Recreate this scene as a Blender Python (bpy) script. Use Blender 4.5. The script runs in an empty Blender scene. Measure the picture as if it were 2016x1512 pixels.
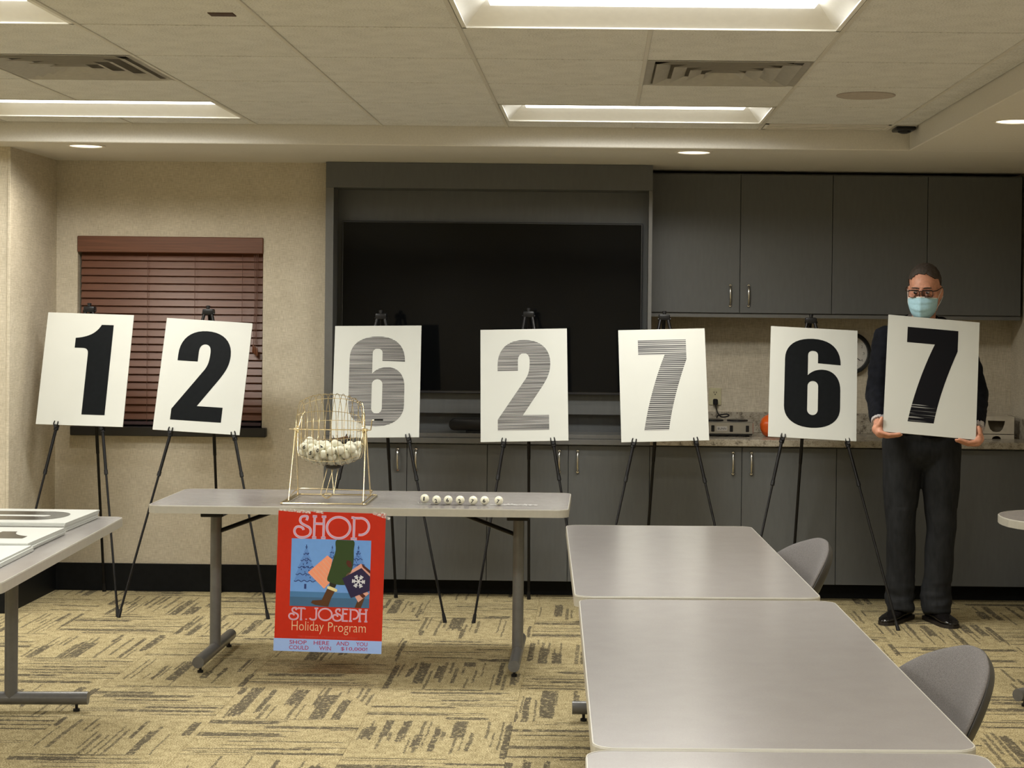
import bpy, bmesh, math, random
import numpy as np
from mathutils import Vector, Matrix, noise
from mathutils.geometry import tessellate_polygon

random.seed(7)
SC = bpy.context.scene
COL = SC.collection
PI = math.pi

# ------------------------------------------------------------------ camera, world, exposure
cam_data = bpy.data.cameras.new('camera')
cam = bpy.data.objects.new('camera', cam_data)
COL.objects.link(cam)
cam.location = (0, 0, 1.58)
cam.rotation_euler = (1.5569886, -0.0109985, 0.0085709)
cam_data.sensor_width = 36.0
cam_data.lens = 62.5
cam_data.shift_x = -0.070437
cam_data.shift_y = -0.042659
cam_data.clip_start = 0.05
SC.camera = cam

world = bpy.data.worlds.new('world')
SC.world = world
world.use_nodes = True
world.node_tree.nodes['Background'].inputs[0].default_value = (1.0, 0.92, 0.8, 1)
world.node_tree.nodes['Background'].inputs[1].default_value = 0.02

SC.view_settings.view_transform = 'Standard'
SC.view_settings.look = 'None'
SC.view_settings.gamma = 1.0
SC.view_settings.use_curve_mapping = False
SC.view_settings.exposure = 1.08
LAMP = 2.3           # emission of the ceiling lamp lenses
LAMP_W = 14.5        # output of the tube pack behind each lens, cut off sideways by its louvre
LAMP_SPREAD = 163
DOWN_W = 3.0          # output of a soffit downlight
LAMP_COL = (1.0, 0.99, 0.925)
try:
    SC.cycles.max_bounces = 5
    SC.cycles.diffuse_bounces = 4
    SC.cycles.glossy_bounces = 3
    SC.cycles.transmission_bounces = 4
    SC.cycles.caustics_reflective = False
    SC.cycles.caustics_refractive = False
    SC.cycles.use_adaptive_sampling = True
    SC.cycles.adaptive_threshold = 0.06
    SC.cycles.sample_clamp_indirect = 6.0
    SC.cycles.use_denoising = True
except Exception:
    pass

# ------------------------------------------------------------------ helpers
def lin(r, g, b):
    def f(c):
        c /= 255.0
        return c / 12.92 if c <= 0.04045 else ((c + 0.055) / 1.055) ** 2.4
    return (f(r), f(g), f(b), 1.0)

class NT:
    """small wrapper for building node trees"""
    def __init__(self, name):
        self.m = bpy.data.materials.new(name)
        self.m.use_nodes = True
        self.t = self.m.node_tree
        self.b = self.t.nodes['Principled BSDF']
    def n(self, typ, **kw):
        nd = self.t.nodes.new(typ)
        for k, v in kw.items():
            setattr(nd, k, v)
        return nd
    def link(self, a, b):
        self.t.links.new(a, b)
    def val(self, sock, v):
        if hasattr(v, 'is_output') or isinstance(v, bpy.types.NodeSocket):
            self.link(v, sock)
        else:
            sock.default_value = v
    def math(self, op, a, b=0.0, c=None):
        nd = self.n('ShaderNodeMath', operation=op)
        self.val(nd.inputs[0], a); self.val(nd.inputs[1], b)
        if c is not None: self.val(nd.inputs[2], c)
        return nd.outputs[0]
    def coords(self, kind='Object', scale=(1, 1, 1), loc=(0, 0, 0)):
        tc = self.n('ShaderNodeTexCoord')
        mp = self.n('ShaderNodeMapping')
        mp.inputs['Scale'].default_value = scale
        mp.inputs['Location'].default_value = loc
        self.link(tc.outputs[kind], mp.inputs['Vector'])
        return mp.outputs[0]
    def noise(self, vec, scale=5.0, detail=3.0, rough=0.5, w=None):
        nd = self.n('ShaderNodeTexNoise')
        if w is not None:
            nd.noise_dimensions = '4D'; self.val(nd.inputs['W'], w)
        self.link(vec, nd.inputs['Vector'])
        nd.inputs['Scale'].default_value = scale
        nd.inputs['Detail'].default_value = detail
        nd.inputs['Roughness'].default_value = rough
        return nd.outputs['Fac']
    def ramp(self, fac, stops):
        nd = self.n('ShaderNodeValToRGB')
        cr = nd.color_ramp
        while len(cr.elements) < len(stops): cr.elements.new(0.5)
        for e, (p, c) in zip(cr.elements, stops):
            e.position = p; e.color = c
        self.link(fac, nd.inputs[0])
        return nd.outputs[0]
    def mix(self, fac, a, b):
        nd = self.n('ShaderNodeMix', data_type='RGBA')
        self.val(nd.inputs[0], fac); self.val(nd.inputs[6], a); self.val(nd.inputs[7], b)
        return nd.outputs[2]
    def bump(self, h, strength=0.2, dist=0.01):
        nd = self.n('ShaderNodeBump')
        nd.inputs['Strength'].default_value = strength
        nd.inputs['Distance'].default_value = dist
        self.link(h, nd.inputs['Height'])
        self.link(nd.outputs[0], self.b.inputs['Normal'])
    def set(self, **kw):
        for k, v in kw.items():
            self.val(self.b.inputs[k.replace('_', ' ')], v)
        return self.m

def scale_col(c, k):
    return (c[0] * k, c[1] * k, c[2] * k, 1)

def plain(name, col, rough=0.5, metal=0.0, var=0.06, nscale=40.0, bump=0.0, stretch=(1, 1, 1), spec=0.5, coat=0.0):
    t = NT(name)
    v = t.coords('Object', stretch)
    f = t.noise(v, nscale, 3)
    c = t.ramp(f, [(0.3, scale_col(col, 1 - var)), (0.7, scale_col(col, 1 + var))])
    t.set(Base_Color=c, Roughness=rough, Metallic=metal)
    t.b.inputs['Specular IOR Level'].default_value = spec
    if coat: t.b.inputs['Coat Weight'].default_value = coat
    if bump: t.bump(f, bump, 0.002)
    return t.m

M = {}
def make_materials():
    # woven wallpaper
    t = NT('wallpaper')
    v1 = t.coords('Object', (260, 260, 30)); v2 = t.coords('Object', (25, 25, 300)); v3 = t.coords('Object', (6, 6, 6))
    a = t.noise(v1, 1.0, 2); b = t.noise(v2, 1.0, 2); c = t.noise(v3, 1.0, 3)
    s = t.math('ADD', t.math('MULTIPLY', a, 0.5), t.math('MULTIPLY', b, 0.5))
    s2 = t.math('ADD', t.math('MULTIPLY', s, 0.8), t.math('MULTIPLY', c, 0.2))
    col = t.ramp(s2, [(0.36, (0.42, 0.368, 0.28, 1)), (0.50, (0.53, 0.475, 0.372, 1)), (0.64, (0.65, 0.585, 0.475, 1))])
    t.set(Base_Color=col, Roughness=0.75); t.bump(s, 0.25, 0.002); M['wallpaper'] = t.m
    # carpet tile: tan pile with ragged dark bars that run along the tile's own y axis
    t = NT('carpet')
    tc = t.n('ShaderNodeTexCoord'); oi = t.n('ShaderNodeObjectInfo')
    sep = t.n('ShaderNodeSeparateXYZ'); t.link(tc.outputs['Object'], sep.inputs[0])
    rnd = t.math('MULTIPLY', oi.outputs['Random'], 60.0)
    def vec(xs, ys, x=None):
        cb = t.n('ShaderNodeCombineXYZ')
        t.link(t.math('MULTIPLY', x if x is not None else sep.outputs[0], xs), cb.inputs[0])
        t.link(t.math('MULTIPLY', sep.outputs[1], ys), cb.inputs[1])
        return cb.outputs[0]
    rag = t.math('SUBTRACT', t.noise(vec(10, 150), 1.0, 2, w=rnd), 0.5)
    wob = t.math('SUBTRACT', t.noise(vec(6, 9), 1.0, 1, w=rnd), 0.5)
    xr = t.math('ADD', sep.outputs[0], t.math('ADD', t.math('MULTIPLY', rag, 0.018), t.math('MULTIPLY', wob, 0.012)))
    ragy = t.math('SUBTRACT', t.noise(vec(120, 8), 1.0, 1, w=rnd), 0.5)
    yr = t.math('ADD', sep.outputs[1], t.math('MULTIPLY', ragy, 0.08))
    def white(i, k):
        nd = t.n('ShaderNodeTexWhiteNoise', noise_dimensions='2D')
        cb = t.n('ShaderNodeCombineXYZ'); t.link(i, cb.inputs[0]); t.link(t.math('ADD', rnd, k), cb.inputs[1]); t.link(cb.outputs[0], nd.inputs['Vector'])
        return nd.outputs['Value']
    def bars(freq, on, wmin, wmax, seed):
        u = t.math('ADD', t.math('MULTIPLY', xr, freq), 40.0)
        i = t.math('FLOOR', u); f = t.math('FRACT', u)
        w = t.math('ADD', t.math('MULTIPLY', t.math('POWER', white(i, seed), 2.0), wmax - wmin), wmin)
        a = t.math('LESS_THAN', f, w)
        b = t.math('LESS_THAN', white(i, seed + 3.3), on)
        lo = t.math('SUBTRACT', t.math('MULTIPLY', white(i, seed + 7.1), 0.42), 0.36)
        hi = t.math('ADD', lo, t.math('ADD', t.math('MULTIPLY', white(i, seed + 9.7), 0.42), 0.12))
        c = t.math('MULTIPLY', t.math('GREATER_THAN', yr, lo), t.math('LESS_THAN', yr, hi))
        return t.math('MULTIPLY', t.math('MULTIPLY', a, b), c)
    dens = t.math('ADD', t.math('MULTIPLY', white(t.math('ADD', rnd, 0.0), 31.0), 0.35), 0.48)
    barm = bars(15.0, dens, 0.22, 0.95, 1.0)
    finem = bars(36.0, dens, 0.25, 0.65, 20.0)
    msk = t.math('MAXIMUM', barm, t.math('MULTIPLY', finem, 0.85))
    brk = t.ramp(t.noise(vec(70, 45), 1.0, 2, w=rnd), [(0.36, (0.25, 0.25, 0.25, 1)), (0.47, (1, 1, 1, 1))])
    msk = t.math('MULTIPLY', msk, brk)
    sp = t.noise(tc.outputs['Object'], 190.0, 2); sp2 = t.noise(tc.outputs['Object'], 26.0, 3)
    sps = t.math('ADD', t.math('MULTIPLY', sp, 1.1), t.math('SUBTRACT', t.math('MULTIPLY', sp2, 0.35), 0.225))
    base = t.ramp(sps, [(0.34, (0.20, 0.162, 0.082, 1)), (0.5, (0.385, 0.315, 0.172, 1)), (0.66, (0.60, 0.51, 0.305, 1))])
    dark = t.ramp(sps, [(0.36, (0.065, 0.054, 0.036, 1)), (0.64, (0.175, 0.148, 0.098, 1))])
    col = t.mix(msk, base, dark)
    t.set(Base_Color=col, Roughness=0.95); t.b.inputs['Specular IOR Level'].default_value = 0.1
    t.bump(sp, 0.5, 0.004); M['carpet'] = t.m
    # ceiling board
    t = NT('ceiling_board')
    v = t.coords('Object'); f = t.noise(v, 160, 2); g = t.noise(v, 9, 3)
    col = t.ramp(t.math('ADD', t.math('MULTIPLY', f, 0.7), t.math('MULTIPLY', g, 0.3)),
                 [(0.34, (0.48, 0.48, 0.47, 1)), (0.5, (0.65, 0.65, 0.64, 1)), (0.62, (0.71, 0.71, 0.70, 1))])
    t.set(Base_Color=col, Roughness=0.95); t.bump(f, 0.3, 0.002); M['ceiling_board'] = t.m
    M['ceiling_paint'] = plain('ceiling_paint', (0.66, 0.635, 0.585, 1), 0.8, var=0.04, nscale=120, bump=0.1)
    M['grid_metal'] = plain('grid_metal', (0.58, 0.56, 0.52, 1), 0.5, var=0.04)
    M['lamp_white'] = plain('lamp_white', (0.85, 0.84, 0.80, 1), 0.35, var=0.02)
    M['vent_metal'] = plain('vent_metal', (0.74, 0.71, 0.66, 1), 0.45, var=0.05)
    M['vent_dark'] = plain('vent_dark', (0.02, 0.018, 0.016, 1), 0.8)
    M['black_plastic'] = plain('black_plastic', (0.009, 0.009, 0.010, 1), 0.35, var=0.15, spec=0.3)
    M['baseboard'] = plain('baseboard', (0.007, 0.0075, 0.008, 1), 0.5, var=0.2, spec=0.12)
    M['cabinet'] = plain('cabinet', (0.104, 0.108, 0.110, 1), 0.38, var=0.05, nscale=18, stretch=(3, 3, 0.6), spec=0.4)
    M['cabinet_edge'] = plain('cabinet_edge', (0.13, 0.13, 0.127, 1), 0.35, var=0.05)
    M['nickel'] = plain('nickel', (0.62, 0.60, 0.56, 1), 0.22, 1.0, var=0.05)
    M['screen'] = plain('screen', (0.003, 0.0034, 0.004, 1), 0.07, var=0.2, nscale=3, spec=0.16)
    M['bezel'] = plain('bezel', (0.02, 0.02, 0.023, 1), 0.3)
    # granite
    t = NT('granite')
    v = t.coords('Object'); a = t.noise(v, 26, 5, 0.65); b = t.noise(v, 140, 3)
    f = t.math('ADD', t.math('MULTIPLY', a, 0.65), t.math('MULTIPLY', b, 0.35))
    col = t.ramp(f, [(0.36, (0.10, 0.085, 0.065, 1)), (0.46, (0.30, 0.265, 0.21, 1)), (0.56, (0.42, 0.38, 0.31, 1)), (0.66, (0.27, 0.235, 0.18, 1))])
    t.set(Base_Color=col, Roughness=0.22); M['granite'] = t.m
    # table laminate
    t = NT('laminate')
    v = t.coords('Object', (1, 1, 1)); f = t.noise(v, 420, 2); g = t.noise(v, 12, 2)
    col = t.ramp(t.math('ADD', t.math('MULTIPLY', f, 0.6), t.math('MULTIPLY', g, 0.4)),
                 [(0.35, (0.235, 0.216, 0.208, 1)), (0.65, (0.258, 0.239, 0.230, 1))])
    t.set(Base_Color=col, Roughness=0.24); t.b.inputs['Specular IOR Level'].default_value = 0.65; M['laminate'] = t.m
    M['edge_band'] = plain('edge_band', (0.42, 0.40, 0.35, 1), 0.35, var=0.04)
    M['leg_metal'] = plain('leg_metal', (0.15, 0.148, 0.145, 1), 0.35, 0.3, var=0.06)
    M['black_metal'] = plain('black_metal', (0.006, 0.0055, 0.006, 1), 0.32, 0.0, var=0.15, spec=0.25)
    M['board_white'] = plain('board_white', (0.535, 0.545, 0.515, 1), 0.45, var=0.012, nscale=8)
    M['board_core'] = plain('board_core', (0.78, 0.77, 0.72, 1), 0.8, var=0.02)
    M['print_gloss'] = plain('print_gloss', (0.008, 0.007, 0.007, 1), 0.22, var=0.1, spec=0.6)
    M['print_black'] = plain('print_black', (0.006, 0.007, 0.008, 1), 0.45, var=0.15, spec=0.06)
    # printed numerals that broke up into thin streaks
    def streak(name, lo, hi, per, seed):
        t = NT(name)
        v = t.coords('Object', (1.2, 1, 1), (0, 0, seed))
        sep = t.n('ShaderNodeSeparateXYZ'); t.link(v, sep.inputs[0])
        cb = t.n('ShaderNodeCombineXYZ'); t.link(t.math('MULTIPLY', sep.outputs[0], 1.6), cb.inputs[0]); t.link(t.math('MULTIPLY', sep.outputs[2], 90), cb.inputs[2])
        nz = t.noise(cb.outputs[0], 1.0, 2)
        saw = t.math('SINE', t.math('MULTIPLY', sep.outputs[2], 2 * PI / per))
        f = t.math('ADD', t.math('MULTIPLY', saw, 0.30), nz)
        col = t.ramp(f, [(lo, (0.012, 0.012, 0.014, 1)), (hi, (0.45, 0.44, 0.425, 1))])
        t.set(Base_Color=col, Roughness=0.4); return t.m
    M['print_streak'] = streak('print_streak', 0.40, 0.78, 0.0068, 0.0)
    M['print_streak_wild'] = streak('print_streak_wild', 0.40, 0.80, 0.0105, 3.1)
    # black numeral with a few white scratches near its foot
    t = NT('print_scratched')
    v = t.coords('Object'); sep = t.n('ShaderNodeSeparateXYZ'); t.link(v, sep.inputs[0])
    cb = t.n('ShaderNodeCombineXYZ'); t.link(t.math('MULTIPLY', sep.outputs[0], 5.0), cb.inputs[0]); t.link(t.math('MULTIPLY', sep.outputs[2], 260), cb.inputs[2])
    nz = t.noise(cb.outputs[0], 1.0, 1)
    low = t.math('LESS_THAN', sep.outputs[2], 0.155)
    col = t.ramp(t.math('MULTIPLY', nz, low), [(0.60, (0.006, 0.006, 0.008, 1)), (0.68, (0.35, 0.35, 0.34, 1))])
    t.set(Base_Color=col, Roughness=0.45); t.b.inputs['Specular IOR Level'].default_value = 0.06; M['print_scratched'] = t.m
    # blind wood
    t = NT('blind_wood')
    v = t.coords('Object', (1.5, 60, 60)); f = t.noise(v, 3, 4)
    col = t.ramp(f, [(0.3, (0.100, 0.035, 0.016, 1)), (0.7, (0.158, 0.058, 0.028, 1))])
    t.set(Base_Color=col, Roughness=0.4); M['blind_wood'] = t.m
    M['blind_cord'] = plain('blind_cord', (0.10, 0.04, 0.025, 1), 0.7)
    M['window_frame'] = plain('window_frame', (0.10, 0.10, 0.11, 1), 0.4)
    t = NT('night_glass'); t.set(Base_Color=(0.01, 0.011, 0.014, 1), Roughness=0.05); M['night_glass'] = t.m
    M['sill_black'] = plain('sill_black', (0.012, 0.011, 0.011, 1), 0.35)
    M['brass'] = plain('brass', (0.84, 0.71, 0.46, 1), 0.25, 1.0, var=0.06)
    M['ball'] = plain('ball', (0.78, 0.76, 0.62, 1), 0.35, var=0.02)
    M['ball_ink'] = plain('ball_ink', (0.01, 0.01, 0.01, 1), 0.5)
    M['seat_fabric'] = plain('seat_fabric', (0.150, 0.140, 0.139, 1), 0.95, var=0.25, nscale=420, bump=0.3, spec=0.1)
    M['shell_plastic'] = plain('shell_plastic', (0.028, 0.027, 0.026, 1), 0.5)
    M['outlet_ivory'] = plain('outlet_ivory', (0.50, 0.46, 0.30, 1), 0.4)
    M['steel'] = plain('steel', (0.42, 0.41, 0.39, 1), 0.3, 0.9, var=0.05, stretch=(1, 1, 30))
    M['orange_glaze'] = plain('orange_glaze', (0.62, 0.095, 0.012, 1), 0.25, var=0.15, nscale=20)
    M['carton'] = plain('carton', (0.50, 0.45, 0.36, 1), 0.7, var=0.08, nscale=30)
    M['carton_inside'] = plain('carton_inside', (0.15, 0.125, 0.085, 1), 0.8)
    M['clock_face'] = plain('clock_face', (0.62, 0.60, 0.56, 1), 0.4)
    # person
    M['skin'] = plain('skin', (0.56, 0.265, 0.175, 1), 0.5, var=0.12, nscale=60)
    M['hair'] = plain('hair', (0.040, 0.029, 0.023, 1), 0.7, var=0.5, nscale=200, stretch=(1, 1, 0.2), bump=0.5)
    M['jacket'] = plain('jacket', (0.0062, 0.007, 0.0105, 1), 0.85, var=0.3, nscale=30, bump=0.3, spec=0.12)
    M['trousers'] = plain('trousers', (0.018, 0.019, 0.021, 1), 0.85, var=0.25, nscale=25, stretch=(2, 2, 0.6), bump=0.3, spec=0.15)
    M['shoe'] = plain('shoe', (0.008, 0.007, 0.007, 1), 0.12, var=0.2)
    M['shoe_sole'] = plain('shoe_sole', (0.012, 0.008, 0.006, 1), 0.6)
    t = NT('shirt_check')
    v = t.coords('Object', (90, 90, 90)); ck = t.n('ShaderNodeTexChecker'); t.link(v, ck.inputs[0])
    ck.inputs[1].default_value = (0.52, 0.50, 0.48, 1); ck.inputs[2].default_value = (0.22, 0.20, 0.24, 1); ck.inputs[3].default_value = 2.0
    t.set(Base_Color=ck.outputs[0], Roughness=0.8); M['shirt_check'] = t.m
    M['mask_blue'] = plain('mask_blue', (0.36, 0.58, 0.69, 1), 0.8, var=0.06, nscale=90)
    M['mask_white'] = plain('mask_white', (0.75, 0.76, 0.74, 1), 0.8)
    M['glasses_brown'] = plain('glasses_brown', (0.022, 0.010, 0.008, 1), 0.25)
    M['eye_white'] = plain('eye_white', (0.36, 0.29, 0.26, 1), 0.2)
    M['eye_dark'] = plain('eye_dark', (0.02, 0.012, 0.008, 1), 0.15)
    t = NT('lens_glass'); t.set(Base_Color=(1, 1, 1, 1), Roughness=0.02); t.b.inputs['Transmission Weight'].default_value = 1.0; t.b.inputs['IOR'].default_value = 1.05; M['lens_glass'] = t.m
    t = NT('cellophane'); v = t.coords('Object'); f = t.noise(v, 120, 4)
    t.set(Base_Color=(0.85, 0.85, 0.83, 1), Roughness=0.15, Alpha=t.ramp(f, [(0.4, (0.15, 0.15, 0.15, 1)), (0.65, (0.75, 0.75, 0.75, 1))])); M['cellophane'] = t.m
    # poster inks
    for k, c in dict(red=(0.90, 0.052, 0.024), band=(0.34, 0.50, 0.93), sky=(0.15, 0.34, 0.78), ground=(0.060, 0.19, 0.42), ground2=(0.045, 0.13, 0.27),
                     treeblue=(0.11, 0.26, 0.66), navyline=(0.018, 0.045, 0.20), green=(0.022, 0.055, 0.016), maroon=(0.075, 0.012, 0.010), pinkbag=(0.88, 0.33, 0.20),
                     pinkline=(0.80, 0.40, 0.29), cream=(0.80, 0.70, 0.36), boot=(0.085, 0.030, 0.012), dark=(0.010, 0.012, 0.012), navy=(0.014, 0.008, 0.06),
                     white=(0.75, 0.76, 0.85), letterpink=(0.88, 0.42, 0.48), lavender=(0.42, 0.37, 0.62), plaid=(0.72, 0.36, 0.30), lettercream=(0.82, 0.55, 0.34),
                     faint=(0.76, 0.085, 0.060), magenta=(0.40, 0.05, 0.16), tape=(0.75, 0.73, 0.68)).items():
        M['ink_' + k] = plain('ink_' + k, (c[0], c[1], c[2], 1), 0.22 if k != 'tape' else 0.2, var=0.02)
    t = NT('lamp_lens')
    t.set(Base_Color=(0.9, 0.9, 0.88, 1), Roughness=0.4)
    t.b.inputs['Emission Color'].default_value = (*LAMP_COL, 1); t.b.inputs['Emission Strength'].default_value = LAMP
    M['lamp_lens'] = t.m
    t = NT('downlight_lens')
    t.set(Base_Color=(0.9, 0.86, 0.75, 1), Roughness=0.4)
    t.b.inputs['Emission Color'].default_value = (1.0, 0.86, 0.62, 1); t.b.inputs['Emission Strength'].default_value = 1.1
    M['downlight_lens'] = t.m
make_materials()

# --- mesh helpers (all add to a bmesh)
def nb(): return bmesh.new()
def box(bm, x0, x1, y0, y1, z0, z1, bev=0.0, seg=1):
    r = bmesh.ops.create_cube(bm, size=1.0, matrix=Matrix.Translation(((x0 + x1) / 2, (y0 + y1) / 2, (z0 + z1) / 2)) @ Matrix.Diagonal((abs(x1 - x0), abs(y1 - y0), abs(z1 - z0), 1)))
    if bev > 0:
        es = list({e for v in r['verts'] for e in v.link_edges})
        bmesh.ops.bevel(bm, geom=es, offset=bev, segments=seg, affect='EDGES', profile=0.5)
    return bm
def B(*a, **k): return box(nb(), *a, **k)
def tube(bm, pts, r, seg=8, closed=False, caps=True):
    """tube along a polyline; r is a number or one per point"""
    pts = [Vector(p) for p in pts]; n = len(pts)
    rs = r if isinstance(r, (list, tuple)) else [r] * n
    rings = []; up = None
    for i, p in enumerate(pts):
        if closed: d = (pts[(i + 1) % n] - pts[i - 1])
        else: d = pts[min(i + 1, n - 1)] - pts[max(i - 1, 0)]
        d.normalize()
        if up is None:
            up = Vector((0, 0, 1)) if abs(d.z) < 0.9 else Vector((0, 1, 0))
        a = d.cross(up)
        if a.length < 1e-5: a = d.cross(Vector((1, 0, 0)))
        a.normalize(); b = a.cross(d).normalized(); up = b
        rings.append([bm.verts.new(p + (a * math.cos(2 * PI * k / seg) + b * math.sin(2 * PI * k / seg)) * rs[i]) for k in range(seg)])
    m = n if closed else n - 1
    for i in range(m):
        A, C = rings[i], rings[(i + 1) % n]
        for k in range(seg):
            bm.faces.new((A[k], A[(k + 1) % seg], C[(k + 1) % seg], C[k]))
    if caps and not closed:
        bm.faces.new(rings[0][::-1]); bm.faces.new(rings[-1])
    return bm
def prism(bm, pts, d0, d1, axis='z', bev=0.0):
    """extrude a 2D polygon; axis 'z': pts are (x, y); axis 'y': pts are (x, z); axis 'x': pts are (y, z)"""
    def P(p, d): return {'z': (p[0], p[1], d), 'y': (p[0], d, p[1]), 'x': (d, p[0], p[1])}[axis]
    a = [bm.verts.new(P(p, d0)) for p in pts]; b = [bm.verts.new(P(p, d1)) for p in pts]
    n = len(pts); fs = [bm.faces.new(a), bm.faces.new(b)]
    for i in range(n): fs.append(bm.faces.new((a[i], a[(i + 1) % n], b[(i + 1) % n], b[i])))
    bmesh.ops.recalc_face_normals(bm, faces=fs)
    if bev:
        es = [e for e in {e for v in a + b for e in v.link_edges} if (e.verts[0] in a) == (e.verts[1] in a)]
        bmesh.ops.bevel(bm, geom=es, offset=bev, segments=2, affect='EDGES', profile=0.5)
    return bm
def lathe(bm, prof, seg=24, center=(0, 0, 0), axis='z', cap=True):
    """spin a list of (radius, height)"""
    rings = []
    for r, h in prof:
        ring = []
        for k in range(seg):
            c, s = math.cos(2 * PI * k / seg) * r, math.sin(2 * PI * k / seg) * r
            p = {'z': (c, s, h), 'y': (c, h, s), 'x': (h, c, s)}[axis]
            ring.append(bm.verts.new(Vector(p) + Vector(center)))
        rings.append(ring)
    fs = []
    for i in range(len(rings) - 1):
        for k in range(seg):
            fs.append(bm.faces.new((rings[i][k], rings[i][(k + 1) % seg], rings[i + 1][(k + 1) % seg], rings[i + 1][k])))
    if cap:
        fs.append(bm.faces.new(rings[0])); fs.append(bm.faces.new(rings[-1]))
    bmesh.ops.recalc_face_normals(bm, faces=fs)
    return bm
def ell(bm, c, r, M4=None, sub=3):
    m = Matrix.Translation(c) @ (M4 or Matrix()) @ Matrix.Diagonal((r[0], r[1], r[2], 1))
    bmesh.ops.create_icosphere(bm, subdivisions=sub, radius=1.0, matrix=m)
    return bm
def capsule(bm, p0, p1, r0, r1, n=6):
    p0, p1 = Vector(p0), Vector(p1)
    tube(bm, [p0.lerp(p1, i / n) for i in range(n + 1)], [r0 + (r1 - r0) * i / n for i in range(n + 1)], 16)
    ell(bm, p0, (r0,) * 3); ell(bm, p1, (r1,) * 3)
def rounded_rect(x0, x1, y0, y1, r, seg=6):
    pts = []
    for cx, cy, a0 in ((x1 - r, y1 - r, 0), (x0 + r, y1 - r, PI / 2), (x0 + r, y0 + r, PI), (x1 - r, y0 + r, 3 * PI / 2)):
        for i in range(seg + 1):
            a = a0 + PI / 2 * i / seg
            pts.append((cx + r * math.cos(a), cy + r * math.sin(a)))
    return pts
def catmull(pts, n=6, closed=False):
    pts = [Vector(p) for p in pts]; out = []; m = len(pts)
    rng = m if closed else m - 1
    for i in range(rng):
        p1, p2 = pts[i], pts[(i + 1) % m]
        p0 = pts[i - 1] if (closed or i > 0) else p1
        p3 = pts[(i + 2) % m] if (closed or i + 2 < m) else p2
        for k in range(n):
            t = k / n
            out.append(0.5 * ((2 * p1) + (p2 - p0) * t + (2 * p0 - 5 * p1 + 4 * p2 - p3) * t * t + (3 * p1 - p0 - 3 * p2 + p3) * t ** 3))
    if not closed: out.append(pts[-1])
    return out

def link(o, parent=None):
    COL.objects.link(o)
    if parent is not None: o.parent = parent
    return o
def mesh_of(bm, name, mats, smooth):
    me = bpy.data.meshes.new(name)
    bm.to_mesh(me); bm.free()
    for m in (mats if isinstance(mats, (list, tuple)) else [mats]):
        me.materials.append(M[m] if isinstance(m, str) else m)
    if smooth:
        try: me.shade_smooth()
        except Exception:
            for p in me.polygons: p.use_smooth = True
        if smooth != 'all':
            try:
                me.set_sharp_from_angle(angle=math.radians(38))
            except Exception: pass
    return me
WM = {}        # world matrix of every thing, so that parts can be written in world coordinates
def part(parent, name, bm, mat, smooth=True, world=True, label=None, kind=None):
    """one mesh object under a thing, a part or a piece of the setting"""
    if world:
        w = WM.get(parent.name)
        if w is not None: bm.transform(w.inverted())
    o = bpy.data.objects.new(name, mesh_of(bm, name, mat, smooth))
    link(o, parent)
    if w_needed(parent): WM[o.name] = WM[parent.name]
    if label: o['label'] = label
    if kind: o['kind'] = kind
    return o
def w_needed(p): return p is not None and p.name in WM
def thing(name, label, cat, loc=(0, 0, 0), rotz=0.0, group=None, mat4=None):
    o = bpy.data.objects.new(name, None)
    o.empty_display_size = 0.05
    w = mat4 if mat4 is not None else Matrix.Translation(loc) @ Matrix.Rotation(rotz, 4, 'Z')
    link(o); o.matrix_world = w; WM[o.name] = w.copy()
    o['label'] = label; o['category'] = cat
    if group: o['group'] = group
    return o
def solo(name, label, cat, bm, mat, smooth=True, group=None, origin=None):
    """a thing that is one mesh"""
    if origin is not None: bm.transform(Matrix.Translation(-Vector(origin)))
    o = link(bpy.data.objects.new(name, mesh_of(bm, name, mat, smooth)))
    if origin is not None: o.location = origin
    o['label'] = label; o['category'] = cat
    if group: o['group'] = group
    return o
def struct(name, bm, mat, smooth=False):
    o = link(bpy.data.objects.new(name, mesh_of(bm, name, mat, smooth)))
    o['kind'] = 'structure'
    WM[o.name] = Matrix()
    return o
def dup(root, mat4, label=None, group=None):
    """copy a thing with its parts and their sub-parts"""
    r = root.copy(); COL.objects.link(r); r.matrix_world = mat4
    if label: r['label'] = label
    if group: r['group'] = group
    for ch in list(root.children):
        c = ch.copy(); COL.objects.link(c); c.parent = r
        for g in list(ch.children):
            d = g.copy(); COL.objects.link(d); d.parent = c
    return r
def TR(x, y, z, rz=0.0): return Matrix.Translation((x, y, z)) @ Matrix.Rotation(rz, 4, 'Z')
def evaluated(bm, mods):
    """run modifiers on a bmesh and return a new bmesh"""
    me = bpy.data.meshes.new('tmp'); bm.to_mesh(me); bm.free()
    o = bpy.data.objects.new('tmp', me); COL.objects.link(o)
    for typ, kw in mods:
        m = o.modifiers.new(typ, typ)
        for k, v in kw.items(): setattr(m, k, v)
    dg = bpy.context.evaluated_depsgraph_get(); dg.update()
    e = o.evaluated_get(dg); out = nb(); m2 = e.to_mesh(); out.from_mesh(m2); e.to_mesh_clear()
    bpy.data.objects.remove(o); bpy.data.meshes.remove(me)
    return out
def text_tris(s, bold=0.0):
    """(verts2d, faces) of a word in the built-in font"""
    cu = bpy.data.curves.new('t', 'FONT'); cu.body = s; cu.resolution_u = 3; cu.offset = bold
    o = bpy.data.objects.new('t', cu); COL.objects.link(o)
    dg = bpy.context.evaluated_depsgraph_get(); dg.update()
    me = bpy.data.meshes.new_from_object(o.evaluated_get(dg))
    vs = [(v.co.x, v.co.y) for v in me.vertices]; fs = [tuple(p.vertices) for p in me.polygons]
    bpy.data.objects.remove(o); bpy.data.curves.remove(cu); bpy.data.meshes.remove(me)
    return vs, fs
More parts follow.
